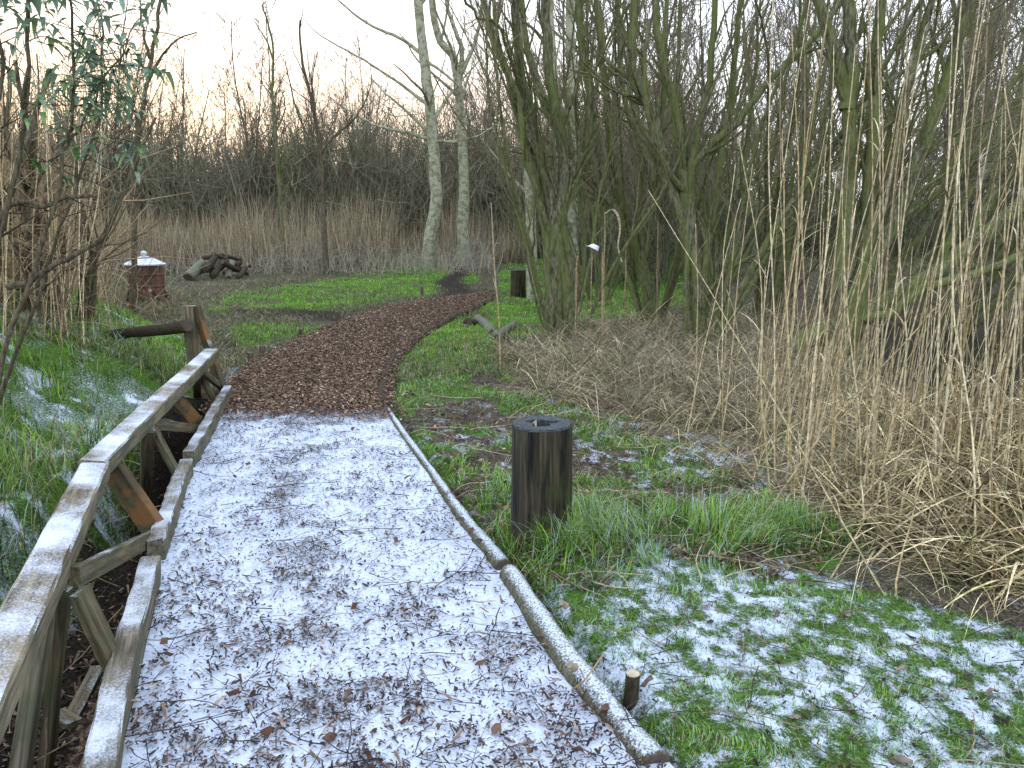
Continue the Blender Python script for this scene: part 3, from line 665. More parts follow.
for px, py, DD, rr, lab in [(760, 330, 13, 5, 'slender willow clump between the central willow and the leaning one'), (930, 320, 12.5, 6, 'willow clump slanting right at the far side of the pond'), (1060, 330, 10, 6, 'willow clump at the right rim of the pond with long slanting rods'), (600, 290, 17, 5, 'thin willow clump seen between the two left willows'), (720, 285, 18, 5, 'pale distant willow clump behind the central willow'), (850, 280, 18, 6, 'thicket willow far behind the leaning trunk'), (990, 270, 17, 7, 'dense thicket willow beyond the pond'), (1180, 300, 12, 6, 'willow clump outside the pond at the right')]:
    b0 = Q(px, py, DD); b0[2] = hz(b0[0], b0[1])
    t = np.array([.45 if px > 800 else .08, 0, 0])
    hero('willow_tree', b0, [], lab, 'tree', M_willow, 2.3, 3, extra=11, extra_h=7, tilt=t, bias=np.array([.15 if px > 800 else 0, 0, .05]))
# birches
D = 30
hero('birch_tree', G(428, 262), [
    [(428, 264, D), (430, 235, D), (436, 205, D), (434, 160, D), (430, 110, D), (424, 60, D), (418, 0, D), (414, -80, D), (410, -150, D), .27, .12],
    [(433, 140, D), (405, 132, D), (375, 125, D), (345, 108, D), (328, 96, D), .08, .02],
    [(428, 105, D), (395, 80, D), (360, 58, D), (320, 35, D), (305, 20, D), .07, .015],
    [(423, 55, D), (400, 38, D), (370, 25, D), (338, 0, D), (325, -20, D), .08, .02],
    [(434, 130, D), (430, 105, D - .3), (442, 70, D - 1), (450, 20, D - 1), .04, .01],
    [(428, 62, D), (455, 82, D), (480, 110, D), .06, .02]],
    'tall slender birch with a pale trunk at the bend of the far trail', 'tree', M_birch, .75, 3, up=.03, lenf=.3, spread=1.0, col=(.06, .05, .04))
D = 31
hero('birch_tree', G(464, 256), [
    [(464, 258, D), (463, 225, D), (464, 180, D), (461, 130, D), (458, 85, D), (452, 55, D), (440, 40, D), (432, 0, D), (436, -80, D), .25, .10],
    [(460, 80, D), (462, 50, D), (455, 30, D), (446, 0, D), (440, -60, D), .11, .05],
    [(461, 75, D), (472, 50, D), (480, 20, D), (486, -40, D), .09, .04],
    [(462, 140, D), (480, 135, D), (500, 122, D), (520, 105, D), .05, .02],
    [(460, 142, D), (445, 142, D), (433, 140, D), .07, .06]],
    'forked birch with ivy flecks at its foot, right of the slender birch', 'tree', M_birch, .85, 3, up=.03, lenf=.3, spread=1.0, col=(.06, .05, .04))
D = 17
hero('birch_tree', G(572, 262), [
    [(532, 262, D), (530, 200, D), (527, 150, D), (520, 60, D), (518, -60, D), .13, .08],
    [(573, 262, D), (572, 190, D), (574, 130, D), (570, 40, D), (572, -60, D), .14, .08], [(562, 262, D), (561, 190, D), (558, 120, D), (550, 0, D), .10, .06]],
    'pale birch stems half hidden behind the fluted willow trunk', 'tree', M_birch, .9, 2, up=.05, lenf=.3)
# thin mid trees
D = 26
hero('young_tree', G(326, 275), [
    [(326, 277, D), (324, 235, D), (322, 200, D), (320, 150, D), (313, 105, D), (302, 60, D), (300, 20, D), .12, .03],
    [(322, 152, D), (335, 135, D), (355, 118, D), (368, 95, D), (372, 75, D), .05, .015], [(320, 155, D), (305, 130, D), (295, 105, D), (285, 60, D), .05, .015], [(318, 130, D), (312, 85, D), (318, 50, D), .04, .012]],
    'dark young bare tree standing on the lawn edge left of the slender birch', 'tree', M_dark, 2.4, 3, up=.06, lenf=.4, col=(.05, .042, .035))
D = 29
hero('young_tree', G(282, 262), [
    [(284, 265, D), (282, 220, D), (279, 180, D), (276, 135, D), (272, 90, D), (273, 45, D), (262, 5, D), .11, .025],
    [(276, 130, D), (285, 110, D), (282, 90, D), .04, .015], [(273, 60, D), (266, 40, D), (250, 15, D), .04, .01]],
    'very thin tall bare tree with a straight stem behind the log pile', 'tree', M_willow, 2.2, 3, up=.06, lenf=.3, col=(.05, .042, .035))
D = 14
hero('young_tree', G(130, 318), [
    [(132, 322, D), (134, 240, D), (134, 170, D), (140, 120, D), (149, 70, D), (158, 20, D), (163, -30, D), .06, .025],
    [(146, 85, D), (170, 45, D), (196, 32, D), .03, .01], [(150, 60, D), (142, 25, D), (138, -10, D), .03, .01], [(140, 118, D), (118, 90, D), (102, 60, D), .025, .01]],
    'slim leaning bare sapling rising behind the rusty drum', 'tree', M_dark, 2.4, 3, up=.05, lenf=.35, col=(.06, .045, .035))

# far wood: five kinds of bare tree, many copies
def far_tree(i):
    rt = thing('woodland_tree', (0, 0, 0), 'x', 'tree'); mT = MB(); mC = MB()
    ns = rng.integers(1, 4)
    for s_ in range(ns):
        a = rng.uniform(0, 6.28); l = rng.uniform(.03, .25); L = rng.uniform(8, 12)
        branch(mT, mC, wander((.1 * math.cos(a), .1 * math.sin(a), -.3), (math.cos(a) * l, math.sin(a) * l, 1), L, 12, .05, .03), rng.uniform(.06, .10), .02, 0, 3.0, (.19, .165, .125), 3, None, .05, .75, .45, 4, .38, .08)
    mT.build('trunk', M_dark, rt); mC.build('crown', M_twig, rt); return rt
RMIN = .009
protos = [far_tree(i) for i in range(6)]
RMIN = .0014
g = 'thin bare trees in the far wood'
lab = 'thin bare tree crowded among others in the far wood beyond the reed bed'
k_ = 0
def place_tree(proto, x, y, s, rz, first):
    r = proto
    if not first:
        r = proto.copy(); C.objects.link(r)
        for ch in proto.children:
            c = ch.copy(); C.objects.link(c); c.parent = r
    r.location = (x, y, hz(x, y)); r.rotation_euler = (0, 0, rz); r.scale = (s, s, s); tag(r, lab, 'tree', g); return r
for i in range(145):
    if i < 115:
        y = random.uniform(39, 58); x = y * random.uniform(-.72, .1)
        s = random.uniform(.6, 1.3) if i % 4 == 0 else random.uniform(.55, .9)
    else:
        y = random.uniform(21, 46); x = y * random.uniform(.06, .85); s = random.uniform(.9, 1.5)
    place_tree(protos[i % 6], x, y, s, random.uniform(0, 6.28), i < 6)

# thicket mass behind
def brush(name, xs, ys, n, h0, h1, col, label, r=.012, droop=.5, kids=5):
    mb = MB(); mb2 = MB()
    x = rng.uniform(xs[0], xs[1], n); y = rng.uniform(ys[0], ys[1], n); z = height(x * y, y)
    for i in range(n):
        X = x[i] * y[i]; h = rng.uniform(h0, h1) * (.35 + 1.3 * float(fbm(np.array([X]), np.array([y[i]]), .22, 3, 71)[0])); a = rng.uniform(0, 6.28); l = rng.uniform(.05, .6)
        pts = wander((X, y[i], z[i] - .1), (l * math.cos(a), l * math.sin(a), 1), h, 5, .16, .0)
        cc = np.array(col) * rng.uniform(.6, 1.3) * np.array([1, rng.uniform(.95, 1.15), 1])
        mb.tube(pts, np.linspace(r, r * .4, 6), 3, cc, cap=False)
        for _ in range(kids):
            j = rng.integers(1, 5); mb.tube(wander(pts[j], rng.normal(0, 1, 3) * .7 + np.array([0, 0, .7]), h * rng.uniform(.2, .45), 3, .2, .02), np.linspace(r * .6, r * .3, 4), 3, cc, cap=False)
    o = mb.build(name, M_twig); return tag(o, label, 'undergrowth', kind='stuff')
brush('far_undergrowth', (-.8, .25), (38, 60), 8000, 3.4, 8.2, (.20, .185, .13), 'dense grey brown mass of bare scrub behind the reed bed', .03, kids=5)  # colour lightened to stand in for distance haze
brush('right_undergrowth', (.05, 1.0), (20, 36), 3000, 1.4, 3.8, (.12, .12, .075), 'tangled bare scrub filling the gaps behind the willows', .013, kids=6)  # colour darkened to paint in shaded depth behind the reeds
brush('bramble_scrub', (-.62, -.02), (25.5, 36), 2600, .4, 1.7, (.36, .31, .25), 'low greyish bramble scrub at the foot of the birches', .008, kids=4)

# ---------------------------------------------------------------- reed bed (far)
def reeds(mb, x, y, h, w, cols, lean=.12, seg=4, leafp=.0):
    n = len(x); z = height(x, y) - .03; pos = np.stack([x, y, z], -1); az = rng.random(n) * 6.28
    col = pal(cols, n, .3)
    blades(mb, pos, h, rng.normal(0, lean, n), az, w, rng.normal(0, lean, n), col, seg=seg, twist=rng.normal(0, .5, n))
mb = MB(); n = 15000; y = rng.uniform(26, 40, n); x = y * rng.uniform(-.75, .02, n)
front = 28 + 5 * fbm(x, y * 0, .3, 2, 75) - 2; k_ = (y > front) & ~((x > -4.5) & (y < 33)); x, y = x[k_], y[k_]; n = len(x)
reeds(mb, x, y, rng.uniform(.8, 2.5, n) * (.25 + 1.4 * fbm(x, y, .45, 3, 77)), rng.uniform(.02, .04, n), [(.30, .245, .17), (.38, .31, .215), (.19, .155, .11), (.24, .195, .14)], .22)
tag(mb.build('reed_bed', M_dry), 'broad bed of dry brown reeds in front of the far wood', 'reeds', kind='stuff')

# ---------------------------------------------------------------- near reeds (right)
STRAWC = [(.46, .37, .24), (.36, .28, .17), (.58, .49, .35), (.22, .165, .10), (.30, .23, .14)]
mb = MB()
def scat(n, pg, sigma=0.0):
    lo = pg.min(0); hi = pg.max(0); out = np.zeros((0, 2))
    while len(out) < n:
        q = rng.uniform(lo, hi, (n * 3, 2)); q = q[sd(q[:, 0], q[:, 1], pg) > 0]; q = q[rng.random(len(q)) < np.minimum(1, (max(2.2, lo[1]) / np.maximum(q[:, 1], .5)) ** 1.7)]; out = np.vstack([out, q])
    return out[:n]
REEDZ = poly([(755,470),(745,410),(800,375),(900,368),(1400,380),(1500,570),(1040,560),(930,530),(850,505)])
q = scat(1100, REEDZ); z = height(q[:, 0], q[:, 1])
for i in range(len(q)):
    dd = math.exp(rng.normal(0, .3)); L = min(2.6, rng.uniform(.5, 1.5) * dd) * .8 if rng.random() < .92 else rng.uniform(1.4, 2.5)
    a = rng.uniform(-.9, .9) if rng.random() < .7 else rng.uniform(0, 6.28); l = abs(rng.normal(.0, .22)) + .05
    c = pal(STRAWC, 1)[0]; r = rng.uniform(.0022, .0045)
    mb.tube(wander((q[i, 0], q[i, 1], z[i] - .05), (l * math.cos(a), l * math.sin(a) * .6, 1), L, 5, .035, 0), np.linspace(r, r * .5, 6), 4, c, cap=False)
tag(mb.build('reed_stems', M_dry), 'dense lower dry reed stems crowding the pond side of the straw', 'reeds', kind='stuff')
# tall individual reeds
def reed(px, py, tx, ty, dD, label, group, plume=False, r=.0052):
    b = G(px, py); t = Q(tx, ty, b[1] + dD); rt = thing('reed', b, label, 'reed', group)
    pts = smooth_path([b - np.array([0, 0, .05]), b + (t - b) * .3 + rng.normal(0, .02, 3), b + (t - b) * .65 + rng.normal(0, .03, 3), t], 14, .002)
    c = pal(STRAWC[:3], 1)[0]; mb = MB(); mb.tube(pts, np.linspace(r, r * .45, 14), 6, c)
    for j in range(2, 13, 3): mb.tube([pts[j] - (pts[j + 1] - pts[j]) * .02, pts[j] + (pts[j + 1] - pts[j]) * .04], [r * 1.15, r * 1.15], 6, c * .7)
    mb.build('stem', M_dry, rt, smooth=True)
    ml = MB(); nl = rng.integers(1, 4); jj = rng.integers(2, 11, nl)
    blades(ml, pts[jj], rng.uniform(.15, .4, nl), rng.uniform(.2, .7, nl), rng.uniform(0, 6.28, nl), rng.uniform(.007, .014, nl), rng.uniform(.6, 2.0, nl), pal(STRAWC[:3], nl), seg=6)
    if plume:
        n = 60; blades(ml, np.repeat(pts[-1][None], n, 0) - np.array([0, 0, 1]) * rng.random((n, 1)) * .12, rng.uniform(.05, .14, n), rng.uniform(.1, .6, n), rng.uniform(-.5, .9, n), .004, 1.2, pal([(.5, .45, .4), (.4, .34, .28)], n), seg=4)
    ml.build('foliage', M_dry, rt)
    return rt
g = 'tall pale reeds standing at the pond edge'
spots = []
for i in range(64):
    px = random.uniform(750, 1080); py = 470 + (px - 750) * .22 + random.uniform(-60, 45); ty = random.choice([random.uniform(-60, 60), random.uniform(0, 170), random.uniform(130, 280)])
    reed(px, py, px + random.gauss(22, 42) * (1 - ty / 600) + 10, ty, random.uniform(-.3, .4), 'tall pale dry reed standing among its like in front of the pond willows', g, i % 5 == 0)
for i in range(9):
    px = random.uniform(670, 762); reed(px, random.uniform(400, 470), px + random.uniform(-30, 60), random.uniform(120, 330), random.uniform(-.2, .3), 'tall pale dry reed standing among its like in front of the pond willows', g)
reed(757, 520, 1010, 190, .6, 'long reed slanting strongly up to the right across the pond reeds', None)
reed(895, 600, 648, 190, 1.4, 'long straw coloured stem leaning left through the thicket front', None, r=.0045)
reed(893, 598, 925, 470, .2, 'short stiff straw stub standing alone before the straw tangle', None)
reed(820, 585, 925, 462, .8, 'pale stem slanting low out of the grass in front of the straw tangle', None)
reed(500, 372, 491, 203, 0, 'single straight pale reed standing on the verge near the split logs', None, r=.011)
# drooping reed with a folded leaf, and cut reeds by it
def droopy():
    b = G(604, 340); rt = thing('drooping_reed', b, 'reed with a broad pale leaf folded over at its tip beside the fluted willow', 'reed'); mb = MB()
    mb.tube(smooth_path([b - np.array([0, 0, .05]), Q(604, 270, b[1]), Q(605, 212, b[1])], 8, .003), .012, 6, (.36, .29, .19)); mb.build('stem', M_dry, rt)
    pts = smooth_path([Q(*x, b[1] - .02) for x in ((605, 214), (612, 209), (618, 216), (620, 230), (618, 246), (622, 262))], 18, 0); ml = MB()
    sd_ = np.array([.06, 0, .02]); w_ = np.linspace(.7, .25, 18)[:, None]
    v = np.stack([pts - sd_ * w_ * .5, pts + sd_ * w_ * .5], 1).reshape(-1, 3); k = np.arange(17) * 2
    ml.add(v, np.stack([k, k + 1, k + 3, k + 2], 1), (.55, .47, .34)); ml.build('leaf', M_dry, rt)
droopy()
for px, py, ty, lab in [(590, 350, 248, 'cut reed stub with a snowy cap, left of the drooping reed'), (601, 380, 252, 'cut bare reed stem just below the drooping reed'), (624, 345, 248, 'thick brown reed stub right of the drooping reed'), (575, 372, 255, 'thin bare reed stub against the fluted willow base'), (656, 340, 222, 'pale reed stub before the central willow')]:
    b = G(px, py); rt = MB(); t = Q(px + 2, ty, b[1]); rt.tube(smooth_path([b - np.array([0, 0, .05]), (b + t) / 2, t], 8, .004), np.linspace(.006, .010, 8), 6, (.30, .22, .14))
    o = rt.build('reed_stub', M_dry); tag(o, lab, 'reed', 'cut reed stubs near the drooping reed')
    if 'snowy' in lab:
        m3 = MB(); m3.tube([t + np.array([0, 0, .0]), t + np.array([.01, 0, .02]), t + np.array([0, 0, .05])], [.09, .08, .02], 10, (.8, .82, .85)); m3.build('snow_cap', M_cut, o)

# collapsed straw tangle
def straw_mass(pg, n, hlo, hhi, wlo, whi, name, label, top=.35, cols=STRAWC, leanlo=.6, dro=1.6, mound=True):
    q = scat(n, pg); q = q[sd(q[:, 0], q[:, 1], POND) < .12]; n = len(q); s = sd(q[:, 0], q[:, 1], pg); z = height(q[:, 0], q[:, 1]) + rng.random(n) ** 1.5 * top * ss(0, .8, s) * fbm(q[:, 0], q[:, 1], 1.6, 2, 81) * 1.5
    mb = MB(); pos = np.column_stack([q, z])
    blades(mb, pos, rng.uniform(hlo, hhi, n), rng.uniform(leanlo, 1.5, n), rng.uniform(0, 6.28, n), rng.uniform(wlo, whi, n), rng.uniform(.1, dro, n), pal(cols, n, .35), seg=6, twist=rng.random(n) * 6.28, root=.22)  # low root value paints deep shade inside the mat
    return tag(mb.build(name, M_dry), label, 'dry grass', kind='stuff')
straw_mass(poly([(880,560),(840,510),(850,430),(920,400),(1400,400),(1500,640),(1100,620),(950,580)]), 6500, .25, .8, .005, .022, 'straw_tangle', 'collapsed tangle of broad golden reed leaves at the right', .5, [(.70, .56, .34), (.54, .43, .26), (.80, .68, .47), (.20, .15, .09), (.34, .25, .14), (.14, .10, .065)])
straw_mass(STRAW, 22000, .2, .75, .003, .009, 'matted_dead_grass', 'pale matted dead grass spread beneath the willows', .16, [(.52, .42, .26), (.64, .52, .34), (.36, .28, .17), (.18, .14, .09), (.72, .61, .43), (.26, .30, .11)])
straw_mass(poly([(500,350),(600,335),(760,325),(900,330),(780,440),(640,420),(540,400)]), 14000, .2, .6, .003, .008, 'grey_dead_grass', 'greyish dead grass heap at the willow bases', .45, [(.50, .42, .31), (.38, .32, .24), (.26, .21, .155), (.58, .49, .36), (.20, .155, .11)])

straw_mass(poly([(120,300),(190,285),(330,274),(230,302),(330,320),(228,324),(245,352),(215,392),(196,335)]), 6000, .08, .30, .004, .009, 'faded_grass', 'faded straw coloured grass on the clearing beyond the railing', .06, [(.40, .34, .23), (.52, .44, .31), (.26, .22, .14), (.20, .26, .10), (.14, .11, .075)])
# ---------------------------------------------------------------- green grass
def grass(name, n, dmin, dmax, ang, hfun, label, cols, sel, w=.004, frost=0.0, lean=.35):
    r = np.exp(rng.uniform(math.log(dmin), math.log(dmax), n)); a = np.radians(rng.uniform(90 - ang, 90 + ang, n))
    x, y = r * np.cos(a), r * np.sin(a); s, g_, st, dk = fields(x, y); pd = sd(x, y, PATH)
    pr = sel(x, y, s, g_, st, dk, r); k = (rng.random(n) < pr) & (pd < -.10 * rng.random(n)); x, y, s, r = x[k], y[k], s[k], r[k]; n = len(x)
    pos = np.column_stack([x, y, height(x, y) - .008]); h = hfun(x, y, r) * rng.uniform(.5, 1.25, n)
    col = pal(cols, n, .3); tip = col * rng.uniform(1.0, 1.4, (n, 1)) * np.array([1.15, 1, .9])
    fr = (rng.random(n) < frost * (.3 + s))[:, None]; tip = np.where(fr, np.array([.55, .68, .70]), tip)
    az = rng.random(n) * 6.28 + 0; cl = fbm(x, y, 3, 2, 91) * 12
    az = np.where(rng.random(n) < .6, cl, az)
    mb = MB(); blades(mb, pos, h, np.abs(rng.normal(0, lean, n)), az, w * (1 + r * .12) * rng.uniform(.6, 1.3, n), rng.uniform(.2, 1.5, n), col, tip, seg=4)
    return tag(mb.build(name, M_grass), label, 'grass', kind='stuff')
GR = [(.16, .36, .05), (.21, .43, .06), (.10, .23, .04), (.27, .41, .08), (.15, .32, .09), (.34, .34, .18), (.06, .12, .03)]
def near_h(x, y, r):
    b = ss(0, .2, sd(x, y, VERGE)); q = G(545, 545); tuft = np.exp(-((x - q[0] - .1) ** 2 + (y - q[1] + .05) ** 2) / .22); q2 = G(770, 535); t2 = np.exp(-((x - q2[0]) ** 2 / .35 + (y - q2[1]) ** 2 / .05))
    return .035 + .045 * b * fbm(x, y, 2, 3, 93) * 2 + .15 * tuft + .15 * t2
grass('verge_grass', 330000, 2.0, 12, 46, near_h, 'bright green winter grass on the verge round the hollow post', GR, lambda x, y, s, g_, st, dk, r: (x > -1.9 + 0 * x) * g_ ** 1.3 * (1 - .6 * s) * (.15 + .85 * ss(.38, .55, fbm(x, y, 9, 3, 95))), .0035, .55)
grass('bank_grass', 170000, 2.4, 12, 50, lambda x, y, r: .10 + .19 * fbm(x, y, 1.5, 2, 94), 'long lush green grass on the bank beyond the ditch', GR + [(.40, .36, .22), (.08, .13, .04), (.30, .33, .16)], lambda x, y, s, g_, st, dk, r: (x < -1.4) * (y < 9) * g_ * (.25 + .75 * ss(.35, .55, fbm(x, y, 3.5, 3, 96))), .0045, .22, .55)
grass('lawn_grass', 150000, 9, 40, 38, lambda x, y, r: .07 + 0 * x, 'short bright green grass around the bark path', [(.19, .43, .05), (.24, .50, .06), (.14, .33, .05), (.28, .44, .09)], lambda x, y, s, g_, st, dk, r: ss(.25, .75, g_), .006, .0)
grass('rough_grass', 120000, 8, 34, 40, lambda x, y, r: .12 + 0 * x, 'dull mixed weeds and faded grass on the clearing', [(.14, .19, .08), (.22, .21, .13), (.10, .16, .06), (.28, .25, .18), (.10, .18, .07)], lambda x, y, s, g_, st, dk, r: (1 - dk) * ss(.25, .6, fbm(x, y, 1, 3, 97)), .006, .0, .6)
# debris in the ditch
n = 4200; q = scat(n, DITCH); pos = np.column_stack([q, height(q[:, 0], q[:, 1]) + .015]); mb = MB()
chips(mb, pos, rng.gamma(3, .009, n) + .01, rng.gamma(3, .004, n) + .005, rng.random(n) * 6.28, pal([(.07, .045, .03), (.03, .02, .015), (.13, .08, .05), (.22, .16, .11)], n), .6, .6)
for i in range(120):
    p0 = pos[i]; w_ = wander(p0, (rng.normal(), rng.normal(), .15), rng.uniform(.1, .5), 5, .15); mb.tube(w_, .0025, 4, pal([(.12, .09, .06), (.05, .035, .025), (.3, .24, .16)], 1)[0])
tag(mb.build('ditch_litter', M_chip), 'dead leaves and sticks fallen in the dark ditch under the railing', 'litter', kind='stuff')
# dead leaves and bits on the near ground
n = 5200; q = scat(n, np.vstack([NEAR[:7], NEAR[-4:]])); 
k_ = q[:, 1] > 1.4; q = q[k_]; n = len(q)
mb = MB(); pos = np.column_stack([q, height(q[:, 0], q[:, 1]) + .012]); big = rng.random(n) < .02
chips(mb, pos, np.where(big, rng.uniform(.03, .07, n), rng.gamma(3, .004, n) + .004), np.where(big, rng.uniform(.02, .035, n), rng.gamma(3, .0015, n) + .002), rng.random(n) * 6.28, pal([(.05, .035, .03), (.03, .022, .02), (.09, .065, .05), (.18, .14, .11)], n), .45, .5)
n2 = 5200; q = scat(n2, VERGE); z2 = height(q[:, 0], q[:, 1]) + .02
chips(mb, np.column_stack([q, z2]), rng.gamma(3, .009, n2) + .006, rng.gamma(3, .0045, n2) + .004, rng.random(n2) * 6.28, pal([(.09, .06, .04), (.05, .035, .025), (.16, .11, .075), (.28, .21, .15), (.12, .07, .045)], n2), .5, .6)
for i in range(240):
    w_ = wander((q[i, 0], q[i, 1], z2[i] + .02), (rng.normal(), rng.normal(), .05), rng.uniform(.1, .5), 5, .15); w_[:, 2] = height(w_[:, 0], w_[:, 1]) + .035; mb.tube(w_, .0022, 4, pal([(.30, .24, .16), (.12, .09, .06), (.45, .37, .26)], 1)[0])
for _ in range(130):
    i = rng.integers(0, n); c = pal([(.12, .09, .06), (.05, .035, .025), (.28, .22, .15)], 1)[0]
    pts = wander(pos[i] + np.array([0, 0, .01]), (rng.normal(), rng.normal(), .02), rng.uniform(.08, .35), 5, .12); pts[:, 2] = height(pts[:, 0], pts[:, 1]) + .02; mb.tube(pts, .0018, 4, c)
tag(mb.build('leaf_litter', M_chip), 'brown leaf scraps and twigs lying on the snowy grass', 'litter', kind='stuff')

# ---------------------------------------------------------------- pond
m_w, nt, b = mat('still_pond_water', .08, .5); k = N_(nt); v = k.coords(); n1 = k.noise(v, 14, 3); b.inputs['Base Color'].default_value = (.018, .020, .022, 1); k.bump(n1, .05, .02, b)
mb = MB(); pv = POND; c = pv.mean(0); ex = c + (pv - c) * 1.12; z_ = -.10
v = np.vstack([np.column_stack([ex, np.full(len(ex), z_)]), [[c[0], c[1], z_]]]); n = len(ex)
mb.add(v, [[i, (i + 1) % n, n, n] for i in range(n)]); tag(mb.build('pond_water', m_w), 'dark still pond water behind the reeds', kind='structure')

# ---------------------------------------------------------------- left shrub with hanging leaves
def leaves(mb, pts, n, L, cols, hang=.8):
    i = rng.integers(max(0, len(pts) // 2), len(pts), n); pos = pts[i] + rng.normal(0, .03, (n, 3))
    blades(mb, pos, rng.uniform(.6, 1.2, n) * L, rng.uniform(1.3, 2.5, n), rng.uniform(0, 6.28, n), L * .30, rng.uniform(.2, .9, n), pal(cols, n, .35), seg=5)
def left_shrub():
    b0 = G(-30, 400); rt = thing('leafy_shrub', b0, 'tall left hand shrub with drooping grey green leaves over the bank', 'shrub'); mT = MB(); mC = MB(); mL = MB()
    LC = [(.22, .33, .22), (.28, .40, .30), (.15, .24, .15), (.26, .38, .16)]
    D = 5.2
    stems = [[(-20, 400, D), (-5, 260, D), (20, 150, D), (28, 60, D), (30, -60, D), .022, .01], [(-10, 400, D), (30, 280, D), (60, 180, D), (72, 80, D), (66, -30, D), .018, .007],
             [(-40, 400, D), (-20, 200, D), (0, 90, D), (-10, -40, D), .02, .01], [(0, 400, D + .4), (50, 260, D + .4), (100, 110, D + .4), (98, 0, D + .4), .016, .006],
             [(-60, 330, D + .2), (0, 214, D + .2), (50, 205, D + .2), (92, 193, D + .3), .028, .014], [(10, 290, D + .2), (60, 262, D + .2), (108, 236, D + .2), .025, .014], [(50, 160, D), (78, 130, D), (100, 90, D), (130, 40, D), .012, .004]]
    for st in stems:
        *pp, r0, r1 = st; pts = smooth_path([Q(*x) for x in pp], None, .01)
        branch(mT, mC, pts, r0, r1, 0, 2.5, (.06, .05, .035), 2, None, .02, .9, .5, lenf=.3)
        if st[-2] < .024:
            for _ in range(11):
                i = rng.integers(int(len(pts) * .62), len(pts)); w = wander(pts[i], rng.normal(0, 1, 3) * np.array([1, .6, .5]), rng.uniform(.25, .55), 6, .15, -.12)
                mC.tube(w, np.linspace(.004, .0015, 7), 4, (.06, .055, .035)); leaves(mL, w, 9, .125, LC)
    for px, py in ((190, 40), (120, 45), (125, 100), (112, 170), (100, 185)):
        q = Q(px, py, D + .3); w = wander(q, (-1, 0, .3), .5, 6, .1); mC.tube(w, .003, 4, (.06, .05, .035)); leaves(mL, w, 8, .12, LC if py < 150 else [(.05, .15, .03), (.07, .17, .04)])
    mT.build('trunk', M_dark, rt, smooth=True); mC.build('crown', M_twig, rt); mL.build('foliage', M_leaf, rt)
left_shrub()
for px, py, DD, lab in [(20, 345, 7.5, 'brown twiggy bush at the left edge over the bank'), (75, 335, 8.5, 'brown twiggy bush in the thicket nearest the fallen pole'), (-60, 350, 7, 'brown twiggy bush outside the left rim of the thicket'), (-10, 322, 11, 'brown twiggy bush behind the others in the left thicket')]:
    b0 = Q(px, py, DD); b0[2] = hz(b0[0], b0[1])
    hero('bare_shrub', b0, [], lab, 'shrub', M_dark, 4.0, 3, extra=9, extra_h=2.4 if DD < 10 else 1.2, bias=np.array([.1, 0, -.05]), up=.0, spread=1.1, lenf=.5, startf=.05, col=(.36, .26, .16))
brush('left_undergrowth', (-1.15, -.57), (6.8, 12.5), 900, 1.0, 2.7, (.30, .215, .14), 'dense brown tangle of thin bare stems above the left bank', .006, kids=7)
# left thicket: dry stems and reeds
mb = MB(); LZ = poly([(-500,345),(0,345),(90,332),(180,318),(175,300),(60,296),(-600,296)])
q = scat(4200, LZ)
for i in range(len(q)):
    fx = (q[i, 0] / q[i, 1])
    if fx > -.52 and rng.random() < .8: continue
    L = rng.uniform(.8, 2.6) * (1 if fx < -.5 else .7); z0 = hz(*q[i]); a = rng.uniform(0, 6.28); l = abs(rng.normal(0, .45))
    if fx > -.47: L *= .35
    c = pal([(.38, .27, .16), (.48, .36, .23), (.24, .165, .10), (.56, .44, .30), (.18, .12, .08)], 1)[0]; r = rng.uniform(.003, .007)
    w = wander((q[i, 0], q[i, 1], z0 - .05), (l * math.cos(a), l * math.sin(a), 1), L, 6, .16, 0); mb.tube(w, np.linspace(r, r * .5, 7), 4, c, cap=False)
    if rng.random() < .5: mb.tube(wander(w[3], rng.normal(0, 1, 3), L * .4, 4, .15), r * .5, 3, c, cap=False)
tag(mb.build('dry_thicket', M_dry), 'brown thicket of dry stems and dead bramble above the left bank', 'undergrowth', kind='stuff')
straw_mass(LZ, 9000, .2, .7, .003, .008, 'dead_bramble', 'matted dead stalks under the left thicket', .7, [(.30, .20, .12), (.40, .28, .17), (.18, .12, .075), (.48, .36, .24)])
g = 'dry reeds above the left bank'
for i in range(26):
    px = random.uniform(-20, 118); py = random.uniform(322, 350)
    reed(px, py, px + random.gauss(0, 22), random.uniform(20, 200), random.uniform(-.5, .5), 'dry pale brown reed standing among its like over the left bank', g, False, .006)

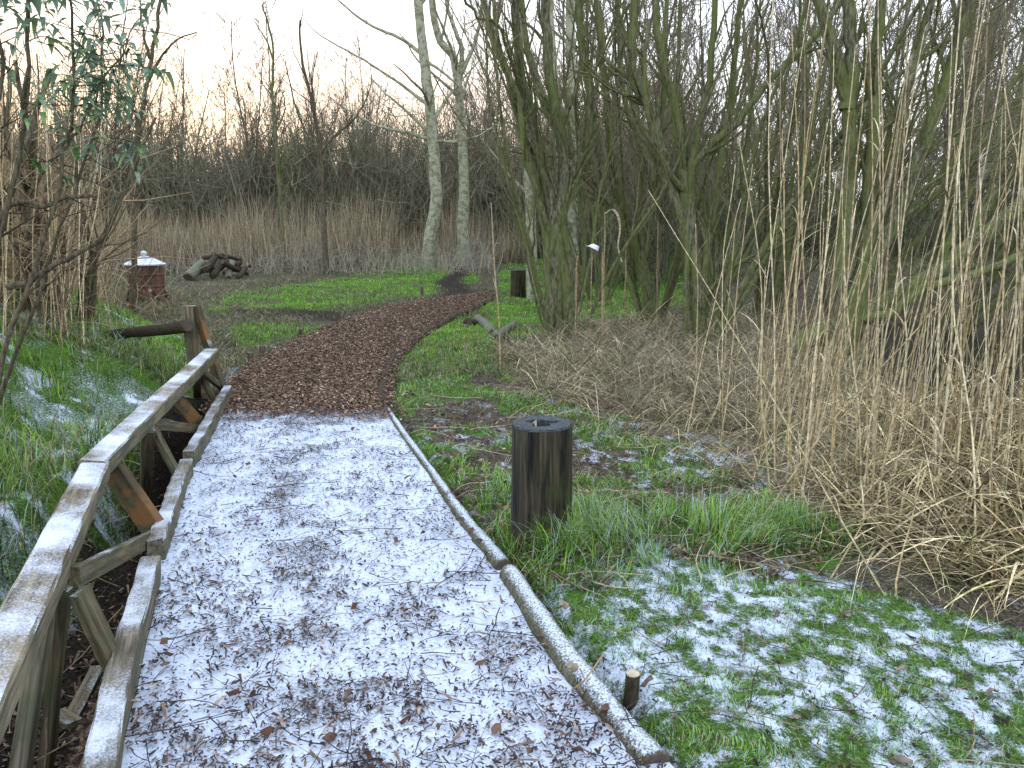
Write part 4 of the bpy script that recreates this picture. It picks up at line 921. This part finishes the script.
# ---------------------------------------------------------------- sky and light
w = bpy.data.worlds.new('World'); sc.world = w; w.use_nodes = True; nt = w.node_tree; k = N_(nt); bg = nt.nodes['Background']
sky = k.n('ShaderNodeTexSky'); sky.sky_type = 'NISHITA'; sky.sun_disc = False
SUN_EL, SUN_AZ = math.radians(9), math.radians(-26)   # low and ahead to the left
sky.sun_elevation = SUN_EL; sky.sun_rotation = SUN_AZ
# thin bright cloud veil over the sky, warmer low down towards the sun
tc = k.n('ShaderNodeTexCoord'); sx = k.n('ShaderNodeSeparateXYZ'); k.l(tc.outputs['Generated'], sx.inputs[0])
z = sx.outputs['Z']
nv = k.noise(k.coords((1, 1, 3), 'Generated'), 2.5, 4)
veil = k.mix(k.rng(z, 0.02, .40), (13.2, 12.8, 12.6), (13.0, 14.8, 18.0))
dot = k.n('ShaderNodeVectorMath', operation='DOT_PRODUCT'); k.l(tc.outputs['Generated'], dot.inputs[0]); dot.inputs[1].default_value = (math.sin(SUN_AZ), math.cos(SUN_AZ), 0)
glow = k.m('MULTIPLY', k.rng(dot.outputs['Value'], .72, 1.0), k.rng(z, .36, .05))
veil = k.mix(glow, veil, (13.5, 9.4, 6.3))
veil = k.mix(k.m('MULTIPLY', k.rng(nv, .4, .7), .25), veil, (17, 17, 17.6))
mx = k.mix(.86, sky.outputs[0], veil)
k.l(mx, bg.inputs['Color']); bg.inputs['Strength'].default_value = .142
sl = bpy.data.lights.new('sun', 'SUN'); sl.energy = .8; sl.angle = math.radians(14); sl.color = (1, .85, .70)
so = bpy.data.objects.new('sun', sl); C.objects.link(so)
sdv = Vector((math.sin(SUN_AZ) * math.cos(SUN_EL), math.cos(SUN_AZ) * math.cos(SUN_EL), math.sin(SUN_EL)))
so.rotation_euler = sdv.to_track_quat('Z', 'Y').to_euler(); so.location = (0, 0, 20)

# ---------------------------------------------------------------- camera
cd = bpy.data.cameras.new('camera'); cd.sensor_width = 36; cd.lens = F / W * 36; cd.clip_end = 2000; cd.clip_start = .05
co = bpy.data.objects.new('camera', cd); C.objects.link(co); co.location = (0, 0, CAMH); co.rotation_euler = (math.pi / 2 - PITCH, 0, 0); sc.camera = co
sc.view_settings.view_transform = 'Standard'; sc.view_settings.look = 'None'; sc.view_settings.exposure = 0
sc.render.engine = 'CYCLES'; sc.cycles.max_bounces = 5; sc.cycles.diffuse_bounces = 2; sc.cycles.use_denoising = True
